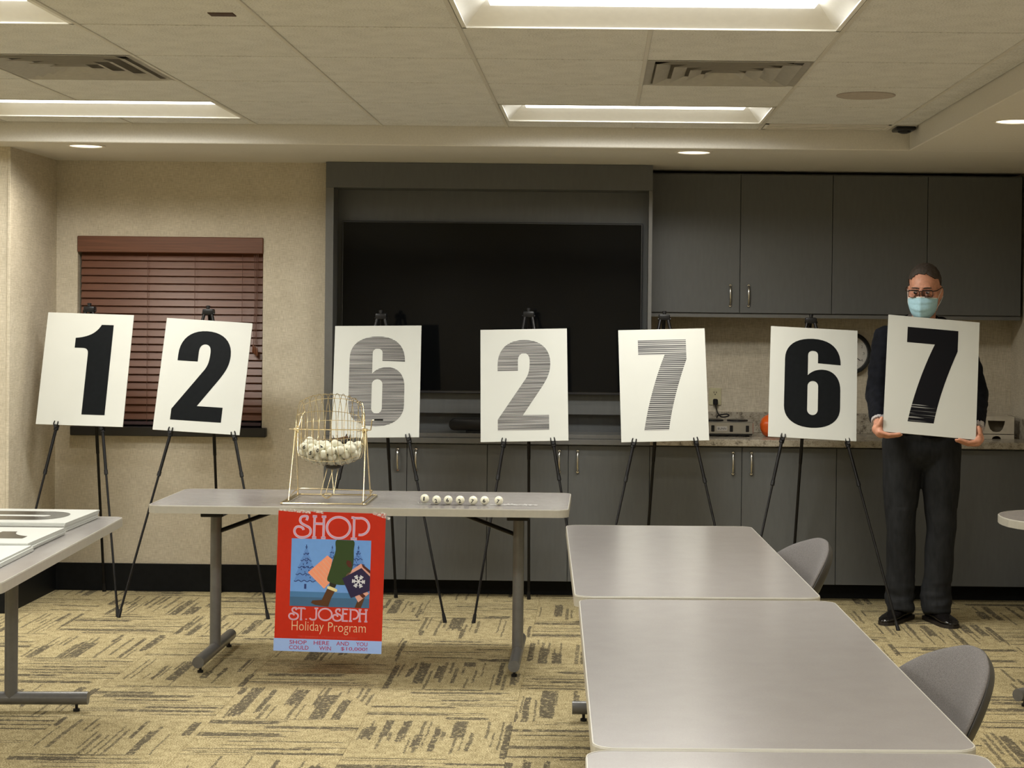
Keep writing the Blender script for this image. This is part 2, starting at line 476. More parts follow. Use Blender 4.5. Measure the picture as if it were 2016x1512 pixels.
def text_fit(bm, s, x0, x1, z0, z1, y, bold=0.0):
    """flat word fitted into a box in the XZ plane"""
    vs, fs = text_tris(s, bold)
    xs = [v[0] for v in vs]; zs = [v[1] for v in vs]
    kx = (x1 - x0) / (max(xs) - min(xs)); kz = (z1 - z0) / (max(zs) - min(zs))
    vv = [bm.verts.new((x0 + (a - min(xs)) * kx, y, z0 + (b - min(zs)) * kz)) for a, b in vs]
    for f in fs:
        try: bm.faces.new([vv[i] for i in f])
        except ValueError: pass
    return bm
def strokes(bm, pts, w, y):
    """flat ribbon along 2D points in the XZ plane"""
    P = [Vector((p[0], p[1])) for p in pts]; n = len(P); L = []; R = []
    for i in range(n):
        d = P[min(i + 1, n - 1)] - P[max(i - 1, 0)]
        if d.length < 1e-9: d = Vector((1, 0))
        d.normalize(); q = Vector((-d.y, d.x)) * w / 2
        L.append(bm.verts.new((P[i].x + q.x, y, P[i].y + q.y))); R.append(bm.verts.new((P[i].x - q.x, y, P[i].y - q.y)))
    for i in range(n - 1): bm.faces.new((L[i], L[i + 1], R[i + 1], R[i]))
    return bm
# ================================================================== THE SETTING
ZC, ZS = 2.522, 2.423           # tile ceiling and dropped soffit
X_L, X_R = -3.063, 2.43
Y_W, Y_A = 10.0, 10.51          # window wall, cabinet alcove wall
GX0, GX = -0.471, 0.629
GY0, GY = 8.65, 0.698

floor = struct('floor', B(-6.1, 2.6, -7.1, 10.7, -0.10, -0.008), 'carpet')
TS = 0.585
def carpet_tiles():
    me = {}
    for rot in (0, 1):
        bm = nb(); h = TS / 2 - 0.0003
        box(bm, -h, h, -h, h, -0.008, 0.0, 0.0006)
        me[rot] = mesh_of(bm, 'carpet_tile', 'carpet', False)
    for i in range(-9, 6):
        for j in range(-6, 6):
            x0, y0 = -0.90 + TS * i, 6.88 + TS * j
            if x0 > 2.43 or x0 + TS < -6.0 or y0 > 10.45: continue
            o = bpy.data.objects.new('carpet_tile', me[0]); link(o, floor)
            o.location = (x0 + TS / 2, y0 + TS / 2, 0)
            o.rotation_euler = (0, 0, PI / 2 if (i + j) % 2 == 0 else (PI if (i * 3 + j) % 4 == 1 else 0))
carpet_tiles()

# window wall with its opening
WX0, WX1, WZ0, WZ1 = -2.943, -1.896, 0.929, 1.996
bm2 = nb()
box(bm2, X_L - 0.15, WX0, Y_W, Y_W + 0.15, 0, 2.7); box(bm2, WX1, -1.515, Y_W, Y_W + 0.15, 0, 2.7)
box(bm2, WX0, WX1, Y_W, Y_W + 0.15, 0, WZ0); box(bm2, WX0, WX1, Y_W, Y_W + 0.15, WZ1, 2.7)
wall_back = struct('wall_back', bm2, 'wallpaper')
struct('wall_alcove', B(-1.7, 2.6, Y_A, Y_A + 0.15, 0, 2.7), 'wallpaper')
struct('wall_left', B(X_L - 0.15, X_L, 9.35, Y_W, 0, 2.7), 'wallpaper')
struct('wall_left_front', B(-6.1, X_L, 9.2, 9.35, 0, 2.7), 'wallpaper')
struct('wall_right', B(X_R, X_R + 0.15, -7.1, Y_A, 0, 2.7), 'wallpaper')
struct('wall_far_left', B(-6.2, -6.05, -7.1, 9.2, 0, 2.7), 'wallpaper')
struct('wall_behind', B(-6.1, 2.6, -7.2, -7.05, 0, 2.7), 'wallpaper')
struct('baseboard_back', B(X_L, -1.53, Y_W - 0.012, Y_W, 0, 0.155, 0.003), 'baseboard')
struct('baseboard_left', B(X_L, X_L + 0.012, 9.19, Y_W, 0, 0.155, 0.003), 'baseboard')
struct('baseboard_left_front', B(-6.05, X_L + 0.012, 9.188, 9.2, 0, 0.155, 0.003), 'baseboard')
struct('baseboard_right', B(X_R - 0.012, X_R, -7.05, 9.9, 0, 0.155, 0.003), 'baseboard')
struct('trim_1', B(X_L - 0.012, X_L + 0.004, 9.196, 9.212, 0.155, ZS, 0.002), 'wallpaper')
fr = nb()
for a in ((WX0, WX0 + 0.04, WZ0, WZ1), (WX1 - 0.04, WX1, WZ0, WZ1), (WX0, WX1, WZ0, WZ0 + 0.04), (WX0, WX1, WZ1 - 0.04, WZ1), (-2.44, -2.40, WZ0, WZ1)):
    box(fr, a[0], a[1], Y_W + 0.09, Y_W + 0.13, a[2], a[3])
win = struct('window_1', fr, 'window_frame')
for x0, x1 in ((WX0 + 0.04, -2.44), (-2.40, WX1 - 0.04)):
    part(win, 'pane', B(x0, x1, Y_W + 0.105, Y_W + 0.115, WZ0 + 0.04, WZ1 - 0.04), 'night_glass', False)
part(win, 'window_sill', B(-2.968, -1.866, Y_W - 0.045, Y_W + 0.09, 0.877, WZ0, 0.004), 'sill_black', False)

# ceiling: slab, dropped soffit, boards one by one, hanging grid
ceiling = struct('ceiling', B(-6.1, 2.6, -7.1, 10.7, 2.62, 2.72), 'ceiling_paint')
sf = nb(); box(sf, -6.05, X_R, 8.91, 10.66, ZS, 2.62, 0.004); part(ceiling, 'soffit', sf, 'ceiling_paint', False)
sf = nb(); box(sf, 1.54, X_R, -7.05, 8.91, ZS, 2.62, 0.004); part(ceiling, 'soffit', sf, 'ceiling_paint', False)
LIGHT_CELLS = [(kx, ky) for kx in (-4, 0) for ky in (1, 5, 9, 13, 17, 21)]     # a lamp fills two columns; rows out of view are added for more light
LIGHT_CELLS += [(-8, ky) for ky in (1, 5, 9, 13, 17)]  # unseen extra column of lamps, added to brighten the room
DIFF_CELLS = [(-3, 3), (1, 3)]
SPEAKER_CELL = (2, 2)
taken = set()
for kx, ky in LIGHT_CELLS: taken |= {(kx, ky), (kx + 1, ky)}
taken |= set(DIFF_CELLS)
def cell(kx, ky):
    """x0, x1, y0, y1 of a ceiling cell; row ky ends at GY0 - GY*(ky-1)"""
    y1 = GY0 - GY * (ky - 1)
    return GX0 + GX * kx, GX0 + GX * (kx + 1), y1 - GY, y1
def ceiling_boards():
    g = 0.004
    bm = nb(); box(bm, -GX / 2 + g, GX / 2 - g, -GY / 2 + 0.009, GY / 2 - 0.009, 0, 0.015, 0.002)
    me = mesh_of(bm, 'ceiling_tile', 'ceiling_board', False)
    for kx in range(-9, 3):
        for ky in range(1, 23):
            if (kx, ky) in taken: continue
            x0, x1, y0, y1 = cell(kx, ky)
            o = bpy.data.objects.new('ceiling_tile', me); link(o, ceiling)
            o.location = ((x0 + x1) / 2, (y0 + y1) / 2, ZC)
        x0, x1, _, _ = cell(kx, 1)
        if kx == 2: continue
        bm = nb(); box(bm, x0 + g, x1 - g, GY0 + g, 8.905, ZC, ZC + 0.015, 0.002)
        part(ceiling, 'ceiling_tile', bm, 'ceiling_board', False)
    for ky in range(1, 23):
        _, _, y0, y1 = cell(3, ky)
        bm = nb(); box(bm, 1.416 + g, 1.535, y0 + g / 2, y1 - g / 2, ZC, ZC + 0.015, 0.002)
        part(ceiling, 'ceiling_tile', bm, 'ceiling_board', False)
    for kx in range(-9, 4):
        x = GX0 + GX * kx
        # a bar stops where it would cross the middle of a lamp
        stops = sorted([(cell(a, b)[2], cell(a, b)[3]) for a, b in LIGHT_CELLS if a + 1 == kx])
        y = -7.0; runs = []
        for a, b in stops: runs.append((y, a)); y = b
        runs.append((y, 8.91))
        for a, b in runs:
            if b - a < 0.05: continue
            bm = nb(); box(bm, x - 0.0075, x + 0.0075, a, b, ZC - 0.004, ZC + 0.02, 0.0015)
            part(ceiling, 'grid_bar', bm, 'grid_metal', False)
ceiling_boards()
part(ceiling, 'scuff_mark', B(-1.245, -1.165, 5.60, 5.66, ZC - 0.003, ZC + 0.002, 0.001), plain('scuff', (0.06, 0.03, 0.02, 1), 0.8), False, label='dark brown smear on a ceiling tile')

# ---------------------------------------------------------------- ceiling fixtures
def make_light(kx, ky, label):
    x0, x1, y0, _ = cell(kx, ky); x1 += GX; y1 = y0 + GY
    cx, cy = (x0 + x1) / 2, (y0 + y1) / 2
    t = thing('ceiling_light', label, 'ceiling light', (cx, cy, ZC), 0, 'recessed fluorescent ceiling lights')
    hx, hy = GX - 0.010, GY / 2 - 0.006
    fr = nb()
    for a in ((-hx, hx, -hy, -hy + 0.014), (-hx, hx, hy - 0.014, hy), (-hx, -hx + 0.014, -hy, hy), (hx - 0.014, hx, -hy, hy)):
        box(fr, cx + a[0], cx + a[1], cy + a[2], cy + a[3], ZC - 0.002, ZC + 0.004)
    part(t, 'frame', fr, 'lamp_white', False)
    ix, iy = hx - 0.014, hy - 0.014; jx, jy = ix - 0.075, iy - 0.13; d = 0.070
    rf = nb()
    lo = [rf.verts.new((cx + sx * ix, cy + sy * iy, ZC + 0.003)) for sx, sy in ((-1, -1), (1, -1), (1, 1), (-1, 1))]
    hi = [rf.verts.new((cx + sx * jx, cy + sy * jy, ZC + d)) for sx, sy in ((-1, -1), (1, -1), (1, 1), (-1, 1))]
    for i in range(4): rf.faces.new((lo[i], hi[i], hi[(i + 1) % 4], lo[(i + 1) % 4]))
    rf.faces.new(hi)
    part(t, 'reflector', rf, 'lamp_white', False)
    ln = nb(); prof = [(-jy + 0.006, d - 0.001), (-jy + 0.006, d - 0.022), (-0.02, d - 0.026), (0.02, d - 0.026), (jy - 0.006, d - 0.022), (jy - 0.006, d - 0.001)]
    prism(ln, [(cy + a, ZC + b) for a, b in prof], cx - jx + 0.012, cx + jx - 0.012, 'x')
    part(t, 'lens', ln, 'lamp_lens', False)
    la = bpy.data.lights.new('lamp_tubes', 'AREA'); la.shape = 'RECTANGLE'; la.size = 2 * jx - 0.03; la.size_y = 2 * jy - 0.03
    la.energy = LAMP_W; la.color = LAMP_COL; la.spread = math.radians(LAMP_SPREAD)
    lo_ = bpy.data.objects.new('lamp_tubes', la); link(lo_, t); lo_.location = (0, 0, d - 0.029)
    return t
lab = {(0, 1): 'recessed fluorescent light above the television, nearest the back soffit', (-4, 1): 'recessed fluorescent light beside the left air vent, next to the soffit',
       (0, 5): 'large recessed fluorescent light at the top middle of the photo', (-4, 5): 'recessed fluorescent light cut off by the top left corner of the photo'}
for kx, ky in LIGHT_CELLS:
    make_light(kx, ky, lab.get((kx, ky), 'added unseen fluorescent light over the room, outside the photo'))

def make_diffuser(kx, ky, label):
    x0, x1, y0, y1 = cell(kx, ky); cx, cy = (x0 + x1) / 2, (y0 + y1) / 2
    t = thing('air_diffuser', label, 'air vent', (cx, cy, ZC), 0, 'square ceiling air vents')
    hx, hy = GX / 2 - 0.008, GY / 2 - 0.003
    part(t, 'plenum', B(cx - hx, cx + hx, cy - hy, cy + hy, ZC + 0.085, ZC + 0.09), 'vent_dark', False)
    def ring(s0, z0, s1, z1, name):
        bm = nb()
        a = [bm.verts.new((cx + sx * hx * s0, cy + sy * hy * s0, ZC + z0)) for sx, sy in ((-1, -1), (1, -1), (1, 1), (-1, 1))]
        b = [bm.verts.new((cx + sx * hx * s1, cy + sy * hy * s1, ZC + z1)) for sx, sy in ((-1, -1), (1, -1), (1, 1), (-1, 1))]
        for i in range(4): bm.faces.new((a[i], b[i], b[(i + 1) % 4], a[(i + 1) % 4]))
        r = bmesh.ops.solidify(bm, geom=bm.faces[:], thickness=0.002)
        part(t, name, bm, 'vent_metal', False)
    ring(1.0, 0.0, 0.90, 0.001, 'frame')
    part(t, 'housing', None_box(cx, cy, hx, hy), 'vent_metal', False)
    for s0, s1 in ((0.88, 0.69), (0.66, 0.48), (0.45, 0.28), (0.25, 0.12)):
        ring(s0, -0.008, s1, 0.012, 'vane')
    part(t, 'center_plate', B(cx - 0.03, cx + 0.03, cy - 0.03, cy + 0.03, ZC + 0.022, ZC + 0.026), 'vent_metal', False)
def None_box(cx, cy, hx, hy):
    bm = nb()
    for a in ((-hx, -hx + 0.004, -hy, hy), (hx - 0.004, hx, -hy, hy), (-hx, hx, hy - 0.004, hy), (-hx, hx, -hy, -hy + 0.004)):
        box(bm, cx + a[0], cx + a[1], cy + a[2], cy + a[3], ZC + 0.002, ZC + 0.086)
    return bm
make_diffuser(-3, 3, 'square louvred air vent in the ceiling on the left')
make_diffuser(1, 3, 'square louvred air vent in the ceiling on the right')
for x, y, label in ((-2.636, 9.085, 'round recessed downlight in the soffit above the window'), (0.473, 9.095, 'round recessed downlight in the soffit above the television cabinet'),
                    (1.748, 7.53, 'round recessed downlight in the right-hand soffit, cut off by the photo edge'),
                    (1.748, 5.6, 'added unseen downlight in the right-hand soffit, outside the photo'), (1.748, 3.7, 'added unseen downlight in the right-hand soffit, outside the photo'), (1.748, 1.8, 'added unseen downlight in the right-hand soffit, outside the photo')):  # downlights on this line are unseen, added to brighten the right side
    t = thing('downlight', label, 'downlight', (x, y, ZS), 0, 'round soffit downlights')
    tr = nb(); lathe(tr, [(0.098, ZS), (0.098, ZS - 0.004), (0.084, ZS - 0.006), (0.080, ZS - 0.001)], 32, (x, y, 0), 'z', False); part(t, 'trim_ring', tr, 'vent_metal')
    ln = nb(); lathe(ln, [(0.081, ZS - 0.0015), (0.081, ZS - 0.003), (0.04, ZS - 0.0045), (0.002, ZS - 0.005)], 32, (x, y, 0)); part(t, 'lens', ln, 'downlight_lens')
    la = bpy.data.lights.new('downlight_lamp', 'AREA'); la.shape = 'DISK'; la.size = 0.15; la.energy = DOWN_W; la.color = (1.0, 0.92, 0.78); la.spread = math.radians(150)
    lo_ = bpy.data.objects.new('downlight_lamp', la); link(lo_, t); lo_.location = (0, 0, -0.007)
t = thing('ceiling_speaker', 'round speaker grille painted like the ceiling tile around it', 'speaker', (1.112, 7.51, ZC))
bm = nb(); lathe(bm, [(0.122, ZC), (0.120, ZC - 0.004), (0.110, ZC - 0.005), (0.002, ZC - 0.0065)], 36, (1.112, 7.51, 0)); part(t, 'grille', bm, plain('speaker_paint', (0.42, 0.37, 0.33, 1), 0.8))
bm = nb(); tube(bm, [(1.112 + 0.121 * math.cos(a * PI / 18), 7.51 + 0.121 * math.sin(a * PI / 18), ZC - 0.002) for a in range(36)], 0.003, 6, True); part(t, 'rim', bm, plain('speaker_rim', (0.38, 0.33, 0.30, 1), 0.7))
t = thing('slot_diffuser', 'long narrow slot vent at the edge of the ceiling by the right corner', 'air vent', (1.11, 8.78, ZC))
bm = nb()
for a in ((0.80, 1.41, 8.655, 8.675), (0.80, 1.41, 8.875, 8.895), (0.80, 0.815, 8.655, 8.895), (1.395, 1.41, 8.655, 8.895)): box(bm, *a, ZC - 0.002, ZC + 0.008)
part(t, 'frame', bm, 'vent_metal', False)
part(t, 'throat', B(0.81, 1.40, 8.67, 8.88, ZC + 0.03, ZC + 0.034), plain('slot_dark', (0.20, 0.18, 0.16, 1), 0.7), False)
for y in (8.73, 8.785, 8.84): part(t, 'slat', B(0.815, 1.395, y - 0.016, y + 0.016, ZC, ZC + 0.006), 'vent_metal', False)
part(t, 'divider', B(1.12, 1.128, 8.67, 8.88, ZC - 0.001, ZC + 0.02), 'vent_metal', False)
t = thing('motion_sensor', 'small black sensor box on the ceiling in the right soffit corner', 'sensor', (1.486, 8.72, ZC))
part(t, 'housing', B(1.432, 1.528, 8.655, 8.80, ZC - 0.022, ZC - 0.004, 0.006, 2), 'black_plastic')
bm = nb(); lathe(bm, [(0.035, ZC - 0.022), (0.030, ZC - 0.030), (0.015, ZC - 0.035), (0.002, ZC - 0.036)], 20, (1.48, 8.715, 0)); part(t, 'lens_dome', bm, 'black_plastic')
part(t, 'bracket', B(1.44, 1.534, 8.66, 8.79, ZC - 0.004, ZC), 'vent_metal', False)

# ================================================================== CABINETS AND WALL UNIT
def handle(parent, x, zc, yf, L=0.115):
    """arched bar pull with two posts on a cabinet door"""
    bm = nb(); pts = [(x, yf + 0.004, zc + L / 2), (x, yf - 0.012, zc + L / 2 - 0.006), (x, yf - 0.024, zc + L * 0.28), (x, yf - 0.028, zc), (x, yf - 0.024, zc - L * 0.28), (x, yf - 0.012, zc - L / 2 + 0.006), (x, yf + 0.004, zc - L / 2)]
    tube(bm, catmull(pts, 5), 0.006, 10)
    for s in (-1, 1): lathe(bm, [(0.010, yf + 0.001), (0.010, yf - 0.006), (0.007, yf - 0.010)], 12, (x, 0, zc + s * L / 2), 'y')
    part(parent, 'handle', bm, 'nickel', label='brushed nickel handle')
def base_cabinet(x0, xg, x1, label, hz=0.768, handles=True):
    t = thing('base_cabinet', label, 'cabinet', ((x0 + x1) / 2, 9.92, 0), 0, 'grey base cabinets along the back wall')
    b = nb(); box(b, x0, x1, 9.92, Y_A - 0.03, 0.094, 0.862); part(t, 'body', b, 'cabinet', False)
    part(t, 'toe_kick', B(x0, x1, 10.03, 10.05, 0.0, 0.094), 'baseboard', False)
    g = 0.0016
    for a, c, hx in ((x0, xg, xg - 0.05), (xg, x1, xg + 0.052)):
        d = part(t, 'door', B(a + g, c - g, 9.90, 9.92, 0.096, 0.856, 0.0012), 'cabinet', False)
        handle(d, hx, hz, 9.90)
base_cabinet(-1.531, -1.065, -0.616, 'grey base cabinet at the left end, behind the wire ball cage')
base_cabinet(-0.616, -0.164, 0.289, 'grey base cabinet directly below the middle of the television')
base_cabinet(0.289, 0.803, 1.33, 'grey base cabinet below the coffee warmer')
base_cabinet(1.33, 1.88, 2.425, 'grey base cabinet behind the standing man, at the right end')
def wall_cabinet(x0, xg, x1, label):
    t = thing('wall_cabinet', label, 'cabinet', ((x0 + x1) / 2, 10.2, 1.6), 0, 'grey wall cabinets under the soffit')
    part(t, 'body', B(x0, x1, 10.22, Y_A, 1.59, 2.405), 'cabinet', False)
    part(t, 'light_rail', B(x0, x1, 10.21, 10.23, 1.580, 1.600), 'cabinet_edge', False)
    g = 0.0016
    for a, c, hx in ((x0, xg, xg - 0.055), (xg, x1, xg + 0.05)):
        d = part(t, 'door', B(a + g, c - g, 10.20, 10.22, 1.606, 2.398, 0.0012), 'cabinet', False)
        if xg < 1.2: handle(d, hx, 1.705, 10.20)
wall_cabinet(0.295, 0.803, 1.330, 'grey wall cabinet with two nickel handles beside the television')
wall_cabinet(1.330, 1.873, 2.412, 'grey wall cabinet above the man in the mask')
t = thing('countertop', 'speckled granite countertop on the grey base cabinets', 'countertop', (1.36, 10.1, 0.862))
part(t, 'slab', B(0.289, 2.428, 9.865, Y_A, 0.864, 0.902, 0.003), 'granite', False)
t = thing('backsplash', 'granite backsplash strip behind the counter', 'backsplash', (1.36, Y_A - 0.01, 0.902))
part(t, 'back_strip', B(0.292, 2.426, Y_A - 0.02, Y_A, 0.902, 1.022, 0.002), 'granite', False)
part(t, 'side_strip', B(X_R - 0.02, X_R - 0.001, 9.90, Y_A - 0.02, 0.902, 1.022, 0.002), 'granite', False)

t = thing('television_wall_unit', 'dark grey built-in wall unit framing the television', 'wall unit', (-0.62, 9.9, 0.862))
part(t, 'side_panel', B(-1.531, -1.487, 9.90, 10.2, 0.918, 2.279), 'cabinet_edge', False)
part(t, 'side_panel', B(0.269, 0.289, 9.90, 10.2, 0.918, 2.279), 'cabinet_edge', False)
part(t, 'top_panel', B(-1.531, 0.289, 9.90, 10.2, 2.280, 2.421), 'cabinet', False)
part(t, 'back_panel', B(-1.487, 0.269, 10.075, 10.10, 1.02, 2.279), 'cabinet', False)
part(t, 'lower_back_panel', B(-1.487, 0.269, 10.15, 10.17, 0.918, 1.02), 'cabinet', False)
part(t, 'filler_strip', B(0.2695, 0.278, 9.985, 10.07, 0.92, 2.27), 'black_plastic', False)
part(t, 'shelf', B(-1.531, 0.289, 9.868, 10.2, 0.862, 0.893, 0.002), 'cabinet_edge', False)
part(t, 'shelf_ledge', B(-1.531, 0.289, 9.885, 10.2, 0.8935, 0.918, 0.002), 'cabinet_edge', False)
t = thing('television', 'large black flat-screen television switched off in the wall unit', 'television', (-0.61, 10.05, 1.12))
part(t, 'casing', B(-1.458, 0.240, 10.028, 10.074, 1.134, 2.102, 0.003), 'bezel', False)
part(t, 'screen', B(-1.449, 0.231, 10.0245, 10.0285, 1.150, 2.094), 'screen', False)
t = thing('conference_bar', 'black rounded conference camera bar on the shelf under the television', 'camera bar', (-0.55, 9.97, 0.918))
bm = nb(); prism(bm, rounded_rect(-0.835, -0.285, 0.930, 0.998, 0.033, 8), 9.93, 9.995, 'y', 0.006); part(t, 'body', bm, 'black_plastic')
part(t, 'lens_panel', B(-0.65, -0.47, 9.926, 9.932, 0.936, 0.992, 0.002), 'screen')
part(t, 'foot', B(-0.74, -0.38, 9.94, 9.99, 0.918, 0.932, 0.003), 'black_plastic')

# ---------------------------------------------------------------- window blind
t = thing('window_blind', 'brown wooden venetian blind covering the window', 'blind', (-2.42, 10.03, 0.93))
part(t, 'valance', B(WX0 - 0.001, WX1 + 0.001, Y_W - 0.012, Y_W + 0.012, 1.908, 1.999, 0.004), 'blind_wood', False)
part(t, 'head_rail', B(WX0 + 0.012, WX1 - 0.004, Y_W + 0.015, Y_W + 0.06, 1.935, 1.985), 'blind_wood', False)
bm = nb(); box(bm, -0.514, 0.514, -0.0013, 0.0013, -0.0245, 0.0245, 0.001)
bm.transform(Matrix.Rotation(math.radians(-20), 4, 'X')); sl = mesh_of(bm, 'slat', 'blind_wood', False)
NS = 22
for i in range(NS):
    o = bpy.data.objects.new('slat', sl); link(o, t)
    o.matrix_parent_inverse = WM[t.name].inverted(); o.location = (-2.418, Y_W + 0.038, 1.888 - i * 0.0428)
part(t, 'bottom_rail', B(-2.932, -1.904, Y_W + 0.022, Y_W + 0.056, 0.935, 0.955, 0.003), plain('rail_purple', (0.06, 0.035, 0.045, 1), 0.3), False)
for x in (-2.55, -2.283, -2.015):
    bm = nb(); tube(bm, [(x, Y_W + 0.010, 1.93), (x, Y_W + 0.010, 0.945)], 0.0013, 6); part(t, 'ladder_cord', bm, 'blind_cord')
for k, x in enumerate((-1.945, -1.938, -1.931)):
    bm = nb(); tube(bm, catmull([(x + 0.004 * (k - 1), Y_W + 0.008, 1.92), (x + 0.003, Y_W + 0.006, 1.7), (x - 0.002, Y_W + 0.006, 1.5), (x + 0.002 * (k - 1), Y_W + 0.006, 1.40)], 5), 0.0018, 6); part(t, 'pull_cord', bm, 'blind_cord')
    bm = nb(); z = 1.40 - 0.008 * k; lathe(bm, [(0.002, z), (0.005, z - 0.01), (0.0075, z - 0.045), (0.004, z - 0.05)], 10, (x + 0.004 * (k - 1), Y_W + 0.004 - 0.004 * k, 0)); part(t, 'tassel', bm, 'blind_wood')

# ---------------------------------------------------------------- things on the counter and the alcove wall
CX, CZ, CR = 1.48, 1.376, 0.125
t = thing('wall_clock', 'round wall clock with black rim and pale face, half hidden by a number board', 'clock', (CX, Y_A, CZ))
bm = nb(); lathe(bm, [(CR, Y_A), (CR, Y_A - 0.03), (CR - 0.008, Y_A - 0.040), (CR - 0.020, Y_A - 0.038), (CR - 0.024, Y_A - 0.018)], 40, (CX, 0, CZ), 'y', False); part(t, 'rim', bm, 'black_plastic')
bm = nb(); lathe(bm, [(CR - 0.022, Y_A - 0.016), (CR - 0.022, Y_A - 0.020), (0.001, Y_A - 0.020)], 40, (CX, 0, CZ), 'y'); part(t, 'face', bm, 'clock_face', False)
bm = nb()
for n in range(1, 13):
    a = PI / 2 - n * PI / 6; r = 0.080; w = 0.010 if n < 10 else 0.018
    text_fit(bm, str(n), CX + r * math.cos(a) - w / 2, CX + r * math.cos(a) + w / 2, CZ + r * math.sin(a) - 0.008, CZ + r * math.sin(a) + 0.008, Y_A - 0.0205)
part(t, 'numerals', bm, plain('clock_grey', (0.16, 0.15, 0.14, 1), 0.6), False)
for nm, a, L, w in (('minute_hand', math.radians(-35), 0.075, 0.004), ('hour_hand', math.radians(160), 0.05, 0.006)):
    bm = nb(); strokes(bm, [(CX, CZ), (CX + L * math.cos(a), CZ + L * math.sin(a))], w, Y_A - 0.022); part(t, nm, bm, 'black_plastic', False)
t = thing('wall_outlet', 'ivory double wall outlet above the coffee warmer', 'outlet', (0.689, Y_A, 1.11))
part(t, 'plate', B(0.653, 0.726, Y_A - 0.006, Y_A, 1.060, 1.162, 0.003), 'outlet_ivory', False)
for z in (1.133, 1.088):
    bm = nb(); prism(bm, rounded_rect(0.672, 0.706, z - 0.017, z + 0.017, 0.010, 5), Y_A - 0.0085, Y_A - 0.005, 'y')
    s = part(t, 'socket', bm, 'outlet_ivory', False)
    bm = nb()
    for dx in (-0.007, 0.007): box(bm, 0.689 + dx - 0.0015, 0.689 + dx + 0.0015, Y_A - 0.0092, Y_A - 0.0084, z - 0.002, z + 0.008)
    box(bm, 0.686, 0.692, Y_A - 0.0092, Y_A - 0.0084, z - 0.012, z - 0.006)
    part(s, 'slots', bm, 'black_plastic', False)
t = thing('coffee_warmer', 'low stainless steel coffee pot warmer with black switches on the counter', 'coffee warmer', (0.62, 10.16, 0.902))
part(t, 'body', B(0.36, 0.882, 10.10, 10.34, 0.917, 0.985, 0.004), 'steel', False)
part(t, 'base', B(0.37, 0.875, 10.105, 10.33, 0.909, 0.918), 'black_plastic', False)
for x in (0.47, 0.66, 0.80):
    bm = nb(); lathe(bm, [(0.06, 0.985), (0.06, 0.993), (0.05, 0.995), (0.001, 0.995)], 28, (x, 10.22, 0)); part(t, 'hot_plate', bm, 'black_plastic', False)
for x in (0.652, 0.757, 0.848): part(t, 'switch', B(x - 0.009, x + 0.009, 10.094, 10.101, 0.930, 0.966, 0.002), 'black_plastic', False)
part(t, 'name_plate', B(0.674, 0.733, 10.0975, 10.1005, 0.936, 0.960), plain('plate_silver', (0.5, 0.48, 0.45, 1), 0.4), False)
bm = nb(); text_fit(bm, 'BUNN', 0.680, 0.727, 0.942, 0.954, 10.0968); part(t, 'lettering', bm, 'black_plastic', False)
for x in (0.40, 0.85):
    bm = nb(); lathe(bm, [(0.012, 0.902), (0.012, 0.911)], 12, (x, 10.14, 0)); part(t, 'foot', bm, 'black_plastic', False)
t = thing('power_cord', 'black power cord plugged into the ivory outlet', 'cord', (0.70, 10.4, 0.99))
bm = nb(); tube(bm, catmull([(0.690, Y_A - 0.035, 1.070), (0.694, 10.44, 1.04), (0.702, 10.40, 1.015), (0.722, 10.37, 0.998), (0.760, 10.36, 1.006), (0.748, 10.37, 1.016), (0.700, 10.36, 1.008), (0.690, 10.345, 0.996)], 7), 0.004, 8); part(t, 'cable', bm, 'black_plastic')
bm = nb(); box(bm, 0.676, 0.704, Y_A - 0.04, Y_A - 0.009, 1.064, 1.098, 0.005); part(t, 'plug', bm, 'black_plastic')
t = thing('pumpkin_jar', 'orange ribbed rounded jar peeking out behind a number board', 'jar', (1.0, 10.15, 0.902))
bm = nb(); seg = 36; rings = []
for r, z in [(0.045, 0.902), (0.066, 0.915), (0.080, 0.945), (0.082, 0.975), (0.072, 1.005), (0.050, 1.022), (0.030, 1.028)]:
    rings.append([bm.verts.new((1.0 + r * (1 - 0.07 * abs(math.cos(6 * PI * k / seg))) * math.cos(2 * PI * k / seg), 10.15 + r * (1 - 0.07 * abs(math.cos(6 * PI * k / seg))) * math.sin(2 * PI * k / seg), z)) for k in range(seg)])
for i in range(len(rings) - 1):
    for k in range(seg): bm.faces.new((rings[i][k], rings[i][(k + 1) % seg], rings[i + 1][(k + 1) % seg], rings[i + 1][k]))
bm.faces.new(rings[0][::-1]); bm.faces.new(rings[-1])
part(t, 'body', bm, 'orange_glaze', 'all')
bm = nb(); lathe(bm, [(0.032, 1.026), (0.034, 1.032), (0.012, 1.038), (0.010, 1.048), (0.002, 1.050)], 20, (1.0, 10.15, 0)); part(t, 'lid', bm, 'orange_glaze')
